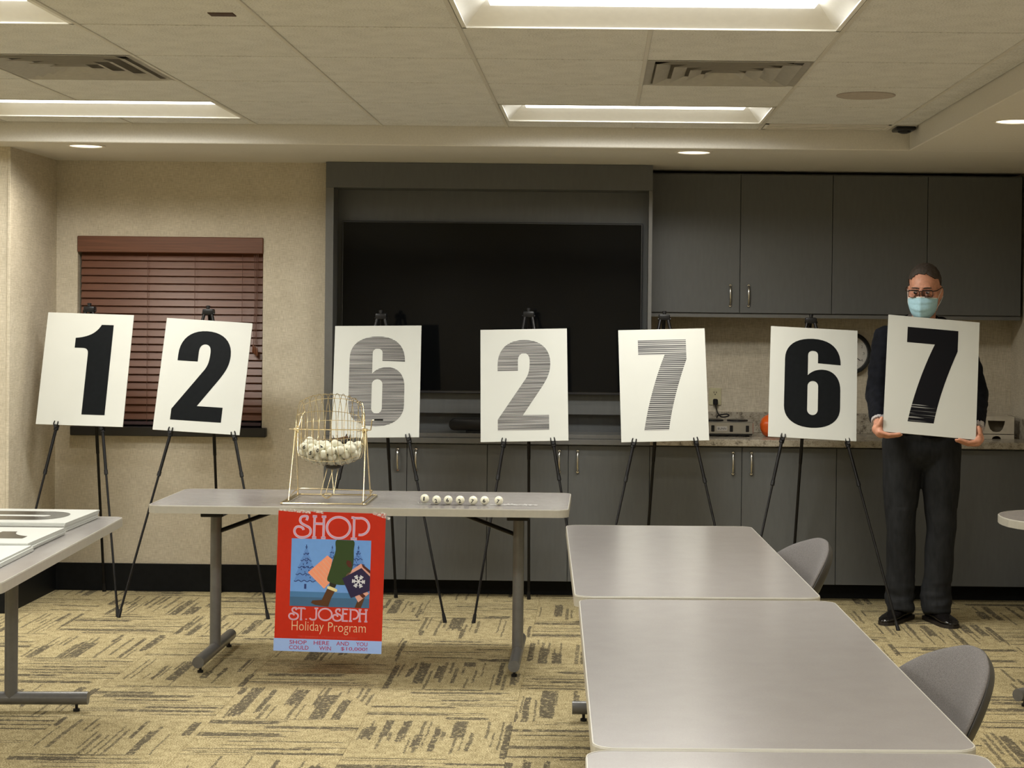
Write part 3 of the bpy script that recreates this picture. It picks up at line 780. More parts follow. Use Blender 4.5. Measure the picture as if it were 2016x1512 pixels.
# carton dispenser with a cup-shaped opening
t = thing('paper_dispenser', 'beige carton dispenser with a bowl-shaped opening on the counter', 'dispenser', (2.28, 10.2, 0.902))
x0, x1, z0, z1, y0 = 2.170, 2.372, 0.902, 1.030, 10.15
op = [(2.222, 1.008), (2.225, 0.985), (2.236, 0.958), (2.252, 0.945), (2.272, 0.942), (2.292, 0.945), (2.306, 0.958), (2.316, 0.985), (2.320, 1.006)]
def panel_with_hole(outer, hole, y0, y1):
    bm = nb(); loops = [outer, hole]; tris = tessellate_polygon([[Vector((p[0], p[1], 0)) for p in l] for l in loops]); flat = outer + hole
    for y in (y0, y1):
        vs = [bm.verts.new((p[0], y, p[1])) for p in flat]
        for f in tris: bm.faces.new([vs[i] for i in f])
    for l in loops:
        a = [bm.verts.new((p[0], y0, p[1])) for p in l]; b = [bm.verts.new((p[0], y1, p[1])) for p in l]
        for i in range(len(l)): bm.faces.new((a[i], a[(i + 1) % len(l)], b[(i + 1) % len(l)], b[i]))
    bmesh.ops.remove_doubles(bm, verts=bm.verts[:], dist=1e-6); bmesh.ops.recalc_face_normals(bm, faces=bm.faces[:])
    return bm
part(t, 'front_panel', panel_with_hole([(x0, 0.932), (x1, 0.932), (x1, z1), (x0, z1)], op, y0, y0 + 0.004), 'carton', False)
bm = nb(); box(bm, x0, x0 + 0.004, y0 + 0.004, y0 + 0.18, z0, z1); box(bm, x1 - 0.004, x1, y0 + 0.004, y0 + 0.18, z0, z1); box(bm, x0, x1, y0 + 0.18, y0 + 0.184, z0, z1); box(bm, x0 + 0.004, x1 - 0.004, y0 + 0.004, y0 + 0.18, z1 - 0.004, z1)
part(t, 'carton_body', bm, 'carton', False)
part(t, 'inner_tray', B(x0 + 0.005, x1 - 0.005, y0 + 0.05, y0 + 0.055, 0.932, z1 - 0.005), 'carton_inside', False)
low = [(x0, z0 + 0.0005), (2.245, z0 + 0.0005)] + [(2.272 - 0.026 * math.cos(PI * k / 8), z0 + 0.0005 + 0.018 * math.sin(PI * k / 8)) for k in range(9)] + [(x1, z0 + 0.0005), (x1, 0.928), (x0, 0.928)]
bm = nb(); prism(bm, low, y0 - 0.003, y0 + 0.003, 'y'); part(t, 'lower_flap', bm, 'carton', False)
# ================================================================== NUMERALS
def bez(p0, p1, p2, p3, n=10):
    return [tuple((1 - t) ** 3 * a + 3 * (1 - t) ** 2 * t * b + 3 * (1 - t) * t * t * c + t ** 3 * d for a, b, c, d in zip(p0, p1, p2, p3)) for t in [k / n for k in range(1, n + 1)]]
def path(start, *ops):
    pts = [start]
    for op in ops:
        if len(op) == 2: pts.append(op)
        else: pts += bez(pts[-1], *op)
    return pts
def slot(x0, x1, z0, z1, e):
    xm = (x0 + x1) / 2; k = 0.56
    return path((x0, z0 + e), (x0, z1 - e), ((x0, z1 - e + e * k), (x0 + (xm - x0) * (1 - k), z1), (xm, z1)), ((xm + (x1 - xm) * k, z1), (x1, z1 - e + e * k), (x1, z1 - e)),
                (x1, z0 + e), ((x1, z0 + e - e * k), (xm + (x1 - xm) * k, z0), (xm, z0)), ((xm - (xm - x0) * k, z0), (x0, z0 + e - e * k), (x0, z0 + e)))[:-1]
DIGIT = {
 '6': (0.60, [path((0.60, 0.715), ((0.60, 0.90), (0.49, 1.0), (0.30, 1.0)), ((0.11, 1.0), (0.0, 0.91), (0.0, 0.76)), (0.0, 0.235), ((0.0, 0.085), (0.12, 0.0), (0.30, 0.0)),
                   ((0.48, 0.0), (0.60, 0.085), (0.60, 0.235)), (0.60, 0.43), ((0.60, 0.575), (0.52, 0.655), (0.41, 0.655)), ((0.34, 0.655), (0.285, 0.63), (0.248, 0.585)),
                   (0.248, 0.81), ((0.248, 0.845), (0.27, 0.862), (0.30, 0.862)), ((0.335, 0.862), (0.355, 0.845), (0.355, 0.81)), (0.355, 0.725)),
              slot(0.248, 0.362, 0.142, 0.522, 0.06)]),
 '2': (0.57, [path((0.0, 0.655), (0.0, 0.72), ((0.0, 0.90), (0.11, 1.0), (0.285, 1.0)), ((0.46, 1.0), (0.57, 0.90), (0.57, 0.74)), ((0.57, 0.63), (0.535, 0.565), (0.475, 0.47)),
                   (0.27, 0.165), (0.55, 0.165), (0.55, 0.0), (0.0, 0.0), (0.0, 0.12), (0.305, 0.57), ((0.335, 0.62), (0.347, 0.67), (0.347, 0.76)),
                   ((0.347, 0.82), (0.325, 0.85), (0.285, 0.85)), ((0.245, 0.85), (0.22, 0.82), (0.22, 0.76)), (0.22, 0.655))]),
 '7': (0.52, [path((0.0, 1.0), (0.52, 1.0), (0.52, 0.78), ((0.43, 0.54), (0.345, 0.27), (0.305, 0.0)), (0.04, 0.0), ((0.09, 0.29), (0.185, 0.60), (0.285, 0.835)), (0.0, 0.835))]),
 '1': (0.40, [path((0.27, 1.0), (0.40, 1.0), (0.40, 0.0), (0.15, 0.0), (0.15, 0.67), ((0.15, 0.715), (0.13, 0.735), (0.09, 0.735)), (0.0, 0.735), (0.0, 0.845), ((0.14, 0.86), (0.22, 0.905), (0.27, 1.0)))[:-1]]),
 '0': (0.60, [path((0.0, 0.24), (0.0, 0.76), ((0.0, 0.91), (0.12, 1.0), (0.30, 1.0)), ((0.48, 1.0), (0.60, 0.91), (0.60, 0.76)), (0.60, 0.24), ((0.60, 0.09), (0.48, 0.0), (0.30, 0.0)), ((0.12, 0.0), (0.0, 0.09), (0.0, 0.24)))[:-1],
              slot(0.245, 0.355, 0.14, 0.86, 0.06)]),
}
def numeral(ch, h, cx, cz, y):
    w, loops = DIGIT[ch]
    L = [[(cx + (p[0] - w / 2) * h, cz + (p[1] - 0.5) * h) for p in l] for l in loops]
    tris = tessellate_polygon([[Vector((p[0], p[1], 0)) for p in l] for l in L]); flat = [p for l in L for p in l]
    bm = nb(); vs = [bm.verts.new((p[0], y, p[1])) for p in flat]
    for f in tris:
        try: bm.faces.new([vs[i] for i in f])
        except ValueError: pass
    for f in bm.faces:
        f.normal_update()
        if f.normal.y > 0: f.normal_flip()
    return bm
BW, BH, BT = 0.462, 0.612, 0.006
def number_board(mat4, ch, label, ink='print_black', group=None, dx=0.0, dz=0.0, k=0.805):
    """foam board; local x = width, z = height from its lower edge, front towards -y"""
    t = thing('number_board', label, 'number board', mat4=mat4, group=group)
    part(t, 'panel', B(-BW / 2, BW / 2, 0, BT, 0, BH), 'board_white', False, world=False)
    if ch: part(t, 'numeral', numeral(ch, BH * k, dx, BH / 2 + dz, -0.0006), ink, False, world=False)
    return t

# ================================================================== EASELS AND THEIR BOARDS
def make_easel(fl, fr, rear, apex, board, label):
    """board: centre (x, z), lean of the board in its own plane (degrees, clockwise), character, ink, label"""
    fl, fr, rear, apex = map(Vector, (fl, fr, rear, apex))
    base = (fl + fr + rear) / 3
    t = thing('display_easel', label, 'easel', base, 0, 'black folding display easels')
    tops = []
    for s, f in ((-1, fl), (1, fr)):
        top = apex + Vector((s * 0.018, 0.0, -0.02)); tops.append(top)
        mid = f.lerp(top, 0.46); foot = f.lerp(top, 0.02)
        bm = nb(); tube(bm, [mid, top], 0.0085, 10); leg = part(t, 'leg', bm, 'black_metal')
        bm = nb(); tube(bm, [foot, mid.lerp(top, 0.02)], 0.0062, 10); part(leg, 'lower_tube', bm, 'black_metal')
        bm = nb(); tube(bm, [f, f.lerp(top, 0.028)], [0.0105, 0.0085], 10); part(leg, 'rubber_foot', bm, 'black_plastic')
        bm = nb(); tube(bm, [mid - (top - mid).normalized() * 0.012, mid + (top - mid).normalized() * 0.012], 0.0105, 10); part(leg, 'collar', bm, 'black_plastic')
    top = apex + Vector((0, 0.03, -0.02)); mid = rear.lerp(top, 0.5)
    bm = nb(); tube(bm, [mid, top], 0.0095, 10); leg = part(t, 'leg', bm, 'black_metal')
    bm = nb(); tube(bm, [rear.lerp(top, 0.02), mid.lerp(top, 0.02)], 0.0078, 10); part(leg, 'lower_tube', bm, 'black_metal')
    bm = nb(); tube(bm, [rear, rear.lerp(top, 0.028)], [0.0115, 0.009], 10); part(leg, 'rubber_foot', bm, 'black_plastic')
    bm = nb(); box(bm, apex.x - 0.030, apex.x + 0.030, apex.y - 0.014, apex.y + 0.040, apex.z - 0.035, apex.z - 0.002, 0.008, 2); part(t, 'head_cap', bm, 'black_plastic')
    bm = nb(); tube(bm, [apex + Vector((-0.034, 0, -0.028)), apex + Vector((0.034, 0, -0.028))], 0.006, 8); part(t, 'hinge_pin', bm, 'black_metal')
    bm = nb(); tube(bm, [apex + Vector((0, -0.006, -0.005)), apex + Vector((0, 0.0, 0.012))], [0.008, 0.012], 10); part(t, 'spring_clip', bm, 'black_plastic')
    # the board leans on the two front legs
    (bx, bz), lean, ch, ink, blabel = board
    mid_f = (fl + fr) / 2; tilt = math.atan2(apex.y - mid_f.y, apex.z)
    up = Vector((0, math.sin(tilt), math.cos(tilt))); nrm = Vector((0, -math.cos(tilt), math.sin(tilt)))
    yc = mid_f.y + (apex.y - mid_f.y) * bz / apex.z
    c = Vector((bx, yc, bz)) + nrm * (0.0095 + BT + 0.0015)
    R = Matrix.Rotation(-tilt, 4, 'X') @ Matrix.Rotation(math.radians(lean), 4, 'Y')
    m4 = Matrix.Translation(c) @ R @ Matrix.Translation((0, 0, -BH / 2))
    number_board(m4, ch, blabel, ink, 'number boards on the easels', dx=board_dx.get(blabel, 0))
    # two forked holders under the board's lower edge
    for f, tp in ((fl, tops[0]), (fr, tops[1])):
        lo, hi = 0.0, 1.0
        for _ in range(40):
            k = (lo + hi) / 2; p = f.lerp(tp, k); q = m4.inverted() @ p
            if q.z < -0.004: lo = k
            else: hi = k
        p = f.lerp(tp, lo); d = (tp - f).normalized()
        side = d.cross(nrm).normalized()
        bm = nb(); tube(bm, [p - d * 0.022, p + d * 0.006], 0.0135, 10); h = part(t, 'holder', bm, 'black_plastic')
        base_p = p - d * 0.005
        bm = nb(); tube(bm, [base_p + nrm * 0.004, base_p + nrm * 0.026], 0.009, 10); part(h, 'ledge', bm, 'black_plastic')
        for s in (-1, 1):
            bm = nb(); tube(bm, catmull([base_p + nrm * 0.022 + side * s * 0.004, base_p + nrm * 0.025 + side * s * 0.010 + d * 0.010, base_p + nrm * 0.023 + side * s * 0.009 + d * 0.028], 4), [0.0035] * 8 + [0.002], 8); part(h, 'prong', bm, 'black_metal')
board_dx = {}
EASELS = [
 ((-3.021, 9.10, 0), (-2.471, 9.145, 0), (-2.767, 9.955, 0), (-2.746, 9.55, 1.604), ((-2.735, 1.262), 1.3, '1', 'print_black', 'white board with a solid black 1, leftmost easel'), 'black tripod easel holding the leftmost board, in front of the blind'),
 ((-2.458, 9.11, 0), (-1.688, 9.12, 0), (-2.117, 9.965, 0), (-2.105, 9.55, 1.597), ((-2.105, 1.233), 3.1, '2', 'print_black', 'white board with a solid black 2 in front of the blind'), 'black tripod easel holding the solid black 2, right half of the blind'),
 ((-1.494, 9.085, 0), (-0.773, 9.08, 0), (-1.114, 9.86, 0), (-1.174, 9.55, 1.583), ((-1.178, 1.216), -1.0, '6', 'print_streak', 'white board with a faded grey striped 6, behind the wire cage'), 'black tripod easel holding the striped 6 behind the wire cage'),
 ((-0.627, 9.08, 0), (-0.066, 9.10, 0), (-0.375, 9.86, 0), (-0.380, 9.55, 1.603), ((-0.395, 1.206), -1.7, '2', 'print_streak', 'white board with a faded grey striped 2, in front of the television'), 'black tripod easel holding the striped 2 before the television'),
 ((-0.008, 9.08, 0), (0.726, 9.09, 0), (0.259, 9.86, 0), (0.349, 9.55, 1.595), ((0.343, 1.214), -2.0, '7', 'print_streak_wild', 'white board with a grey streaked 7 on an easel, between television and counter'), 'black tripod easel holding the streaked 7'),
 ((0.735, 8.985, 0), (1.535, 9.015, 0), (1.079, 9.86, 0), (1.136, 9.55, 1.586), ((1.135, 1.232), 2.6, '6', 'print_black', 'white board with a solid black 6, hiding half the clock'), 'black tripod easel holding the solid black 6, next to the man'),
]
for e in EASELS: board_dx[e[4][4]] = {'1': 0.03, '7': 0.0}.get(e[4][2], 0.0)
board_dx['white board with a solid black 2 in front of the blind'] = -0.005
board_dx['white board with a solid black 6, hiding half the clock'] = -0.004
for e in EASELS: make_easel(*e)

# ================================================================== FOLDING TABLES
def t_leg(t, x, y, along, half, zt, brace_dir):
    """T-shaped folding leg: column, foot with glides, bracket and brace; 'along' is the axis the foot runs on"""
    bm = nb(); tube(bm, [(x, y, 0.05), (x, y, zt - 0.015)], 0.0255, 16); leg = part(t, 'leg', bm, 'leg_metal')
    bm = nb(); tube(bm, [(x + (-half if along == 'x' else 0), y + (-half if along == 'y' else 0), 0.052), (x + (half if along == 'x' else 0), y + (half if along == 'y' else 0), 0.052)], 0.026, 16)
    part(leg, 'foot', bm, 'leg_metal')
    for s in (-1, 1):
        gx, gy = x + (s * (half - 0.045) if along == 'x' else 0), y + (s * (half - 0.045) if along == 'y' else 0)
        bm = nb(); lathe(bm, [(0.013, 0.0), (0.013, 0.010), (0.006, 0.012), (0.006, 0.030)], 14, (gx, gy, 0)); part(leg, 'glide', bm, 'black_plastic')
    wx, wy = (0.10, 0.05) if along == 'y' else (0.05, 0.10)
    bm = nb(); box(bm, x - wx / 2, x + wx / 2, y - wy * 2, y + wy * 2, zt - 0.045, zt, 0.003) if along == 'y' else box(bm, x - wx * 2, x + wx * 2, y - wy / 2, y + wy / 2, zt - 0.045, zt, 0.003)
    part(leg, 'bracket', bm, 'black_metal', False)
    bx, by = (brace_dir * 0.30, 0) if along == 'y' else (0, brace_dir * 0.30)
    bm = nb(); tube(bm, [(x, y, zt - 0.125), (x + bx, y + by, zt - 0.012)], 0.010, 8); part(leg, 'brace', bm, 'black_metal')
    bm = nb(); box(bm, *( (x + bx - 0.09, x + bx + 0.09, y - 0.03, y + 0.03) if along == 'y' else (x - 0.03, x + 0.03, y + by - 0.09, y + by + 0.09)), zt - 0.014, zt, 0.002); part(leg, 'brace_rail', bm, 'black_metal', False)
def table_top(t, w, l, z, r, th=0.034):
    """slab with a laminate face and a pale edge band; w along x, l along y"""
    o = rounded_rect(-w / 2, w / 2, -l / 2, l / 2, r, 6); i = rounded_rect(-w / 2 + 0.004, w / 2 - 0.004, -l / 2 + 0.004, l / 2 - 0.004, max(r - 0.004, 0.004), 6)
    bm = nb(); prism(bm, i, z - th + 0.001, z, 'z'); part(t, 'tabletop', bm, 'laminate', False, world=False)
    bm = nb(); n = len(o)
    prof = [(0.0, z - th), (1.0, z - th), (1.0, z - 0.003), (0.6, z + 0.0008), (0.0, z + 0.0008)]
    rings = [[bm.verts.new((i[k][0] + (o[k][0] - i[k][0]) * f, i[k][1] + (o[k][1] - i[k][1]) * f, zz)) for k in range(n)] for f, zz in prof]
    for a in range(len(prof)):
        A, C = rings[a], rings[(a + 1) % len(prof)]
        for k in range(n): bm.faces.new((A[k], A[(k + 1) % n], C[(k + 1) % n], C[k]))
    bmesh.ops.recalc_face_normals(bm, faces=bm.faces[:])
    part(t, 'edge_band', bm, 'edge_band', False, world=False)
class Loc:
    pass
def folding_table(cx, cy, rz, w, l, label, legs, r=0.05, z=0.737):
    t = thing('folding_table', label, 'table', (cx, cy, 0), rz, 'grey folding tables')
    table_top(t, w, l, z, r)
    keep = WM[t.name]; WM[t.name] = Matrix()              # legs are written in the table's own axes
    for x, y, along, half, bd in legs: t_leg(t, x, y, along, half, z - 0.034, bd)
    WM[t.name] = keep
    return t
folding_table(-1.040, 8.060, 0.0, 1.832, 0.745, 'grey folding table carrying the wire ball cage and the red poster', [(-0.69, -0.01, 'y', 0.345, 1), (0.685, -0.01, 'y', 0.345, -1)])
folding_table(0.278, 6.247, math.radians(1.9), 0.748, 1.825, 'empty grey folding table of the right row, farthest from the viewer', [(0, 0.675, 'x', 0.345, -1), (0, -0.675, 'x', 0.345, 1)])
folding_table(0.352, 4.377, math.radians(1.5), 0.762, 1.828, 'empty grey folding table of the right row, in the middle', [(0, 0.675, 'x', 0.345, -1), (0, -0.675, 'x', 0.345, 1)])
folding_table(0.385, 2.532, math.radians(1.0), 0.775, 1.828, 'empty grey folding table cut off by the bottom edge of the photo', [(0, 0.675, 'x', 0.345, -1), (0, -0.675, 'x', 0.345, 1)])
folding_table(-2.262, 6.315, math.radians(3.2), 0.762, 1.83, 'grey folding table on the left carrying piles of white boards', [(0, 0.640, 'x', 0.30, -1), (0, -0.66, 'x', 0.30, 1)])
t = [o for o in COL.objects if o.get('label') == 'grey folding table on the left carrying piles of white boards'][0]
keep = WM[t.name]; WM[t.name] = Matrix()
bm = nb(); tube(bm, [(-0.095, 0.640, 0.05), (-0.095, 0.640, 0.688)], 0.019, 14); leg = part(t, 'leg', bm, 'leg_metal')
bm = nb(); tube(bm, [(-0.05, 0.61, 0.695), (-0.085, 0.60, 0.52)], 0.011, 8); part(leg, 'brace', bm, 'black_metal')
bm = nb(); box(bm, -0.115, -0.06, 0.585, 0.635, 0.475, 0.535, 0.008); part(leg, 'lock_block', bm, 'black_plastic')
WM[t.name] = keep
t = folding_table(2.045, 7.645, 0.0, 0.62, 0.60, 'grey table with a rounded end at the right edge of the photo', [], r=0.27)
keep = WM[t.name]; WM[t.name] = Matrix()
bm = nb(); tube(bm, [(0.05, -0.05, 0.05), (0.05, -0.05, 0.705)], 0.0255, 16); leg = part(t, 'leg', bm, 'leg_metal')
bm = nb(); tube(bm, [(-0.322, -0.40, 0.052), (0.28, -0.05 + 0.35 * 0.5, 0.052)], 0.026, 16); part(leg, 'foot', bm, 'leg_metal')
bm = nb(); lathe(bm, [(0.013, 0.0), (0.013, 0.010), (0.006, 0.012), (0.006, 0.030)], 14, (-0.285, -0.365, 0)); part(leg, 'glide', bm, 'black_plastic')
WM[t.name] = keep

# piles of spare boards lying on the left table, their tops towards the right
def lying(cx, cy, z, rz):
    # board local x -> world y, local z (height) -> world x, front (-y) -> up
    R = Matrix(((0, 0, 1, 0), (1, 0, 0, 0), (0, 1, 0, 0), (0, 0, 0, 1)))
    R = Matrix(((0, 0, 1), (-1, 0, 0), (0, -1, 0))).to_4x4()
    return Matrix.Translation((cx, cy, z)) @ Matrix.Rotation(rz, 4, 'Z') @ R @ Matrix.Translation((0, 0, -BH / 2))
PILES = [(-2.325, 6.955, 5, '0', 'rear', 'topmost white board of the rear pile on the left table, showing a 0', 0.5),
         (-2.292, 6.405, 4, '1', 'middle', 'topmost white board of the middle pile on the left table, showing a 1', 1.5),
         (-2.262, 5.935, 3, '6', 'front', 'topmost white board of the front pile on the left table', 3.0)]
for cx, cy, n, ch, nm, lb, rz in PILES:
    for k in range(n):
        top = k == n - 1
        m = lying(cx + random.uniform(-0.006, 0.006), cy + random.uniform(-0.006, 0.006), 0.7385 + BT * (k + 1) + 0.0006 * k, math.radians(rz + random.uniform(-0.6, 0.6)))
        number_board(m, ch if top else None, lb if top else 'white board, %s from the top of the %s pile on the left table' % (['', 'second', 'third', 'fourth', 'fifth'][n - 1 - k], nm), 'print_gloss', 'boards in the %s pile' % nm)

# ================================================================== CHAIRS
def make_chair(cx, cy, ang, label):
    """upholstered shell chair; local -y is where the sitter faces"""
    t = thing('conference_chair', label, 'chair', (cx, cy, 0), ang, 'grey upholstered chairs at the right tables')
    keep = WM[t.name]; WM[t.name] = Matrix()
    ns, nt = 22, 18
    def surf(off, grow):
        rows = []
        for j in range(nt + 1):
            v = j / nt; z = 0.46 + 0.325 * v + grow * (v - 0.5) * 0.03
            wv = 0.232 * (1 - 0.10 * (1 - v) ** 2) * (1 - max(0, v - 0.35) ** 2.6 * 2.2) if v < 0.98 else 0.05
            wv = max(0.232 * math.sqrt(max(0.0, 1 - (max(0, v - 0.30) / 0.72) ** 2.6)), 0.02) * (0.56 + 0.44 * min(1.0, v / 0.55) ** 0.8) + grow * 0.004
            row = []
            for i in range(ns + 1):
                u = -1 + 2 * i / ns
                x = wv * u; y = 0.150 + 0.175 * v ** 0.85 - 0.095 * (abs(u) * wv / 0.232) ** 2.0 + off * (1 - 0.75 * abs(u) ** 6) * (1 - 0.8 * v ** 10)
                row.append((x, y, z - 0.01 * u * u * v))
            rows.append(row)
        return rows
    def shell(a, b):
        bm = nb(); A = [[bm.verts.new(p) for p in r] for r in a]; Bv = [[bm.verts.new(p) for p in r] for r in b]
        for j in range(nt):
            for i in range(ns):
                bm.faces.new((A[j][i], A[j][i + 1], A[j + 1][i + 1], A[j + 1][i])); bm.faces.new((Bv[j][i], Bv[j + 1][i], Bv[j + 1][i + 1], Bv[j][i + 1]))
        for j in range(nt):
            bm.faces.new((A[j][0], A[j + 1][0], Bv[j + 1][0], Bv[j][0])); bm.faces.new((A[j][ns], Bv[j][ns], Bv[j + 1][ns], A[j + 1][ns]))
        for i in range(ns):
            bm.faces.new((A[0][i], Bv[0][i], Bv[0][i + 1], A[0][i + 1])); bm.faces.new((A[nt][i], A[nt][i + 1], Bv[nt][i + 1], Bv[nt][i]))
        bmesh.ops.remove_doubles(bm, verts=bm.verts[:], dist=1e-5)
        bmesh.ops.recalc_face_normals(bm, faces=bm.faces[:])
        return bm
    part(t, 'backrest', evaluated(shell(surf(-0.030, 0), surf(0.014, 0)), [('SUBSURF', dict(levels=1))]), 'seat_fabric', 'all')
    part(t, 'back_shell', evaluated(shell(surf(0.012, 0.0), surf(0.040, -0.35)), [('SUBSURF', dict(levels=1))]), 'shell_plastic', 'all')
    bm = nb(); prism(bm, rounded_rect(-0.235, 0.235, -0.24, 0.235, 0.09, 8), 0.415, 0.475, 'z', 0.018); part(t, 'seat', bm, 'seat_fabric')
    bm = nb(); prism(bm, rounded_rect(-0.225, 0.225, -0.22, 0.235, 0.08, 8), 0.395, 0.416, 'z', 0.004); part(t, 'seat_pan', bm, 'shell_plastic')
    for s in (-1, 1):
        bm = nb(); tube(bm, [(s * 0.08, 0.14, 0.40), (s * 0.09, 0.20, 0.45), (s * 0.08, 0.235, 0.54)], 0.014, 10); part(t, 'back_strut', bm, 'black_metal')
        for y0, y1 in ((-0.18, -0.23), (0.17, 0.24)):
            bm = nb(); tube(bm, [(s * 0.19, y0, 0.40), (s * 0.23, y1, 0.012)], 0.012, 12); leg = part(t, 'leg', bm, 'leg_metal')
            bm = nb(); lathe(bm, [(0.015, 0.0), (0.015, 0.018)], 12, (s * 0.23, y1, 0)); part(leg, 'foot_cap', bm, 'black_plastic')
    WM[t.name] = keep
    return t
def chair_at(x, y, ang, label):
    make_chair(x, y, ang, label)
chair_at(0.510, 6.325, math.radians(-70), 'grey upholstered chair with rounded back pushed under the far right table')
chair_at(0.620, 4.225, math.radians(-70), 'grey upholstered chair with rounded back pushed under the middle right table')

# ================================================================== BALL CAGE
KX, KY, KZ = -1.203, 7.985, 1.055
t = thing('bingo_cage', 'brass wire bingo cage with crank standing on the folding table', 'bingo cage', (KX, KY, 0.738))
def barrel(x):
    u = (x - KX) / 0.140
    return 0.164 * (1 - 0.24 * abs(u) ** 2.6) if abs(u) <= 1 else 0.12
def ring_pts(x, r, n=40): return [(x, KY + r * math.cos(2 * PI * k / n), KZ + r * math.sin(2 * PI * k / n)) for k in range(n)]
for k in range(11):
    x = KX - 0.135 + 0.027 * k
    bm = nb(); tube(bm, ring_pts(x, barrel(x)), 0.0014, 6, True); part(t, 'hoop', bm, 'brass')
for k in range(8):
    a = 2 * PI * k / 8 + 0.2
    pts = [(KX + 0.137 * s, KY + barrel(KX + 0.137 * s) * math.cos(a), KZ + barrel(KX + 0.137 * s) * math.sin(a)) for s in [-1 + 0.2 * i for i in range(11)]]
    bm = nb(); tube(bm, pts, 0.0014, 6); part(t, 'rib', bm, 'brass')
for s in (-1, 1):
    for k in range(10):
        a = 2 * PI * k / 10; r = barrel(KX + s * 0.137)
        bm = nb(); tube(bm, catmull([(KX + s * 0.135, KY + r * math.cos(a), KZ + r * math.sin(a)), (KX + s * 0.143, KY + r * 0.75 * math.cos(a), KZ + r * 0.75 * math.sin(a)), (KX + s * 0.147, KY + 0.014 * math.cos(a), KZ + 0.014 * math.sin(a))], 4), 0.0013, 6); part(t, 'spoke', bm, 'brass')
    bm = nb(); tube(bm, ring_pts(KX + s * 0.145, 0.075, 30), 0.0013, 6, True); part(t, 'end_hoop', bm, 'brass')
    bm = nb(); lathe(bm, [(0.015, KX + s * 0.143), (0.017, KX + s * 0.150), (0.008, KX + s * 0.156)], 16, (0, KY, KZ), 'x'); part(t, 'hub', bm, 'brass')
bm = nb(); tube(bm, [(KX - 0.186, KY, KZ), (KX + 0.180, KY, KZ)], 0.0025, 10); part(t, 'axle', bm, 'brass')
bm = nb(); tube(bm, [(KX + 0.180, KY, KZ), (KX + 0.186, KY - 0.006, KZ + 0.044), (KX + 0.190, KY - 0.006, KZ + 0.046), (KX + 0.205, KY - 0.006, KZ + 0.046)], 0.0024, 8); cr = part(t, 'crank', bm, 'brass')
bm = nb(); tube(bm, [(KX + 0.196, KY - 0.006, KZ + 0.046), (KX + 0.236, KY - 0.006, KZ + 0.047)], [0.0036, 0.0042], 10); part(cr, 'grip', bm, 'black_plastic')
for s in (-1, 1):
    for sy in (-1, 1):
        bm = nb(); tube(bm, [(KX + s * (0.158 if s < 0 else 0.158), KY + sy * 0.004, KZ + 0.004), (KX + s * 0.166, KY + sy * 0.125, 0.746)], 0.0034, 10); part(t, 'stand_leg', bm, 'brass')
    bm = nb(); lathe(bm, [(0.007, KX + s * 0.153), (0.007, KX + s * 0.166)], 12, (0, KY, KZ), 'x'); part(t, 'bearing', bm, 'brass')
bm = nb(); tube(bm, [(p[0], p[1], 0.7425) for p in rounded_rect(KX - 0.188, KX + 0.188, KY - 0.205, KY + 0.195, 0.012, 4)], 0.0040, 8, True); part(t, 'base_frame', bm, 'brass')
for s in (-1, 1):
    bm = nb(); tube(bm, [(KX + s * 0.166, KY - 0.205, 0.745), (KX + s * 0.166, KY + 0.195, 0.745)], 0.003, 8); part(t, 'cross_wire', bm, 'brass')
bm = nb(); tube(bm, catmull([(KX - 0.186, KY + 0.05, 0.752), (KX - 0.168, KY + 0.12, 0.772), (KX - 0.10, KY + 0.12, 0.776), (KX + 0.12, KY + 0.12, 0.772), (KX + 0.174, KY + 0.12, 0.770), (KX + 0.16, KY + 0.05, 0.750)], 5), 0.0022, 8); part(t, 'tray_wire', bm, 'brass')
# chute and catcher below the barrel
bm = nb(); lathe(bm, [(0.036, KZ - 0.160), (0.034, KZ - 0.171), (0.024, KZ - 0.176)], 20, (KX + 0.012, KY, 0), 'z', False); part(t, 'chute_mouth', bm, plain('dark_brass', (0.05, 0.045, 0.035, 1), 0.4, 0.6))
for x0, x1, yy in ((-0.012, -0.034, -0.02), (0.012, -0.016, 0.02), (0.006, 0.026, -0.02), (0.034, 0.020, 0.02)):
    bm = nb(); tube(bm, [(KX + x0, KY + yy * 0.5, KZ - 0.172), (KX + x1, KY - 0.04 + yy, 0.772)], 0.0018, 8); part(t, 'chute_wire', bm, 'brass')
bm = nb(); tube(bm, [(KX - 0.004 + 0.022 * math.cos(a * PI / 10), KY - 0.06 + 0.026 * math.sin(a * PI / 10), 0.766 + 0.006 * math.sin(a * PI / 10)) for a in range(20)], 0.0022, 8, True); part(t, 'catcher_ring', bm, 'brass')
bm = nb(); tube(bm, catmull([(KX - 0.020, KY - 0.07, 0.768), (KX - 0.010, KY - 0.088, 0.756), (KX + 0.004, KY - 0.09, 0.755), (KX + 0.016, KY - 0.07, 0.768)], 4), 0.0020, 8); part(t, 'catcher_lip', bm, 'brass')
bm = nb(); tube(bm, [(KX + 0.0, KY, KZ - 0.120), (KX + 0.075, KY + 0.02, KZ - 0.106)], [0.004, 0.006], 8)
for q in (0.012, 0.03): tube(bm, [(KX + q, KY + 0.01, KZ - 0.112), (KX + q - 0.002, KY, KZ - 0.098)], 0.0018, 6)
bm.transform(Matrix.Translation((0, 0, 0.092))); bm.transform(Matrix.Translation((0.0, 0.0, -0.020))); part(t, 'gate_latch', bm, plain('latch_brown', (0.10, 0.05, 0.02, 1), 0.4))

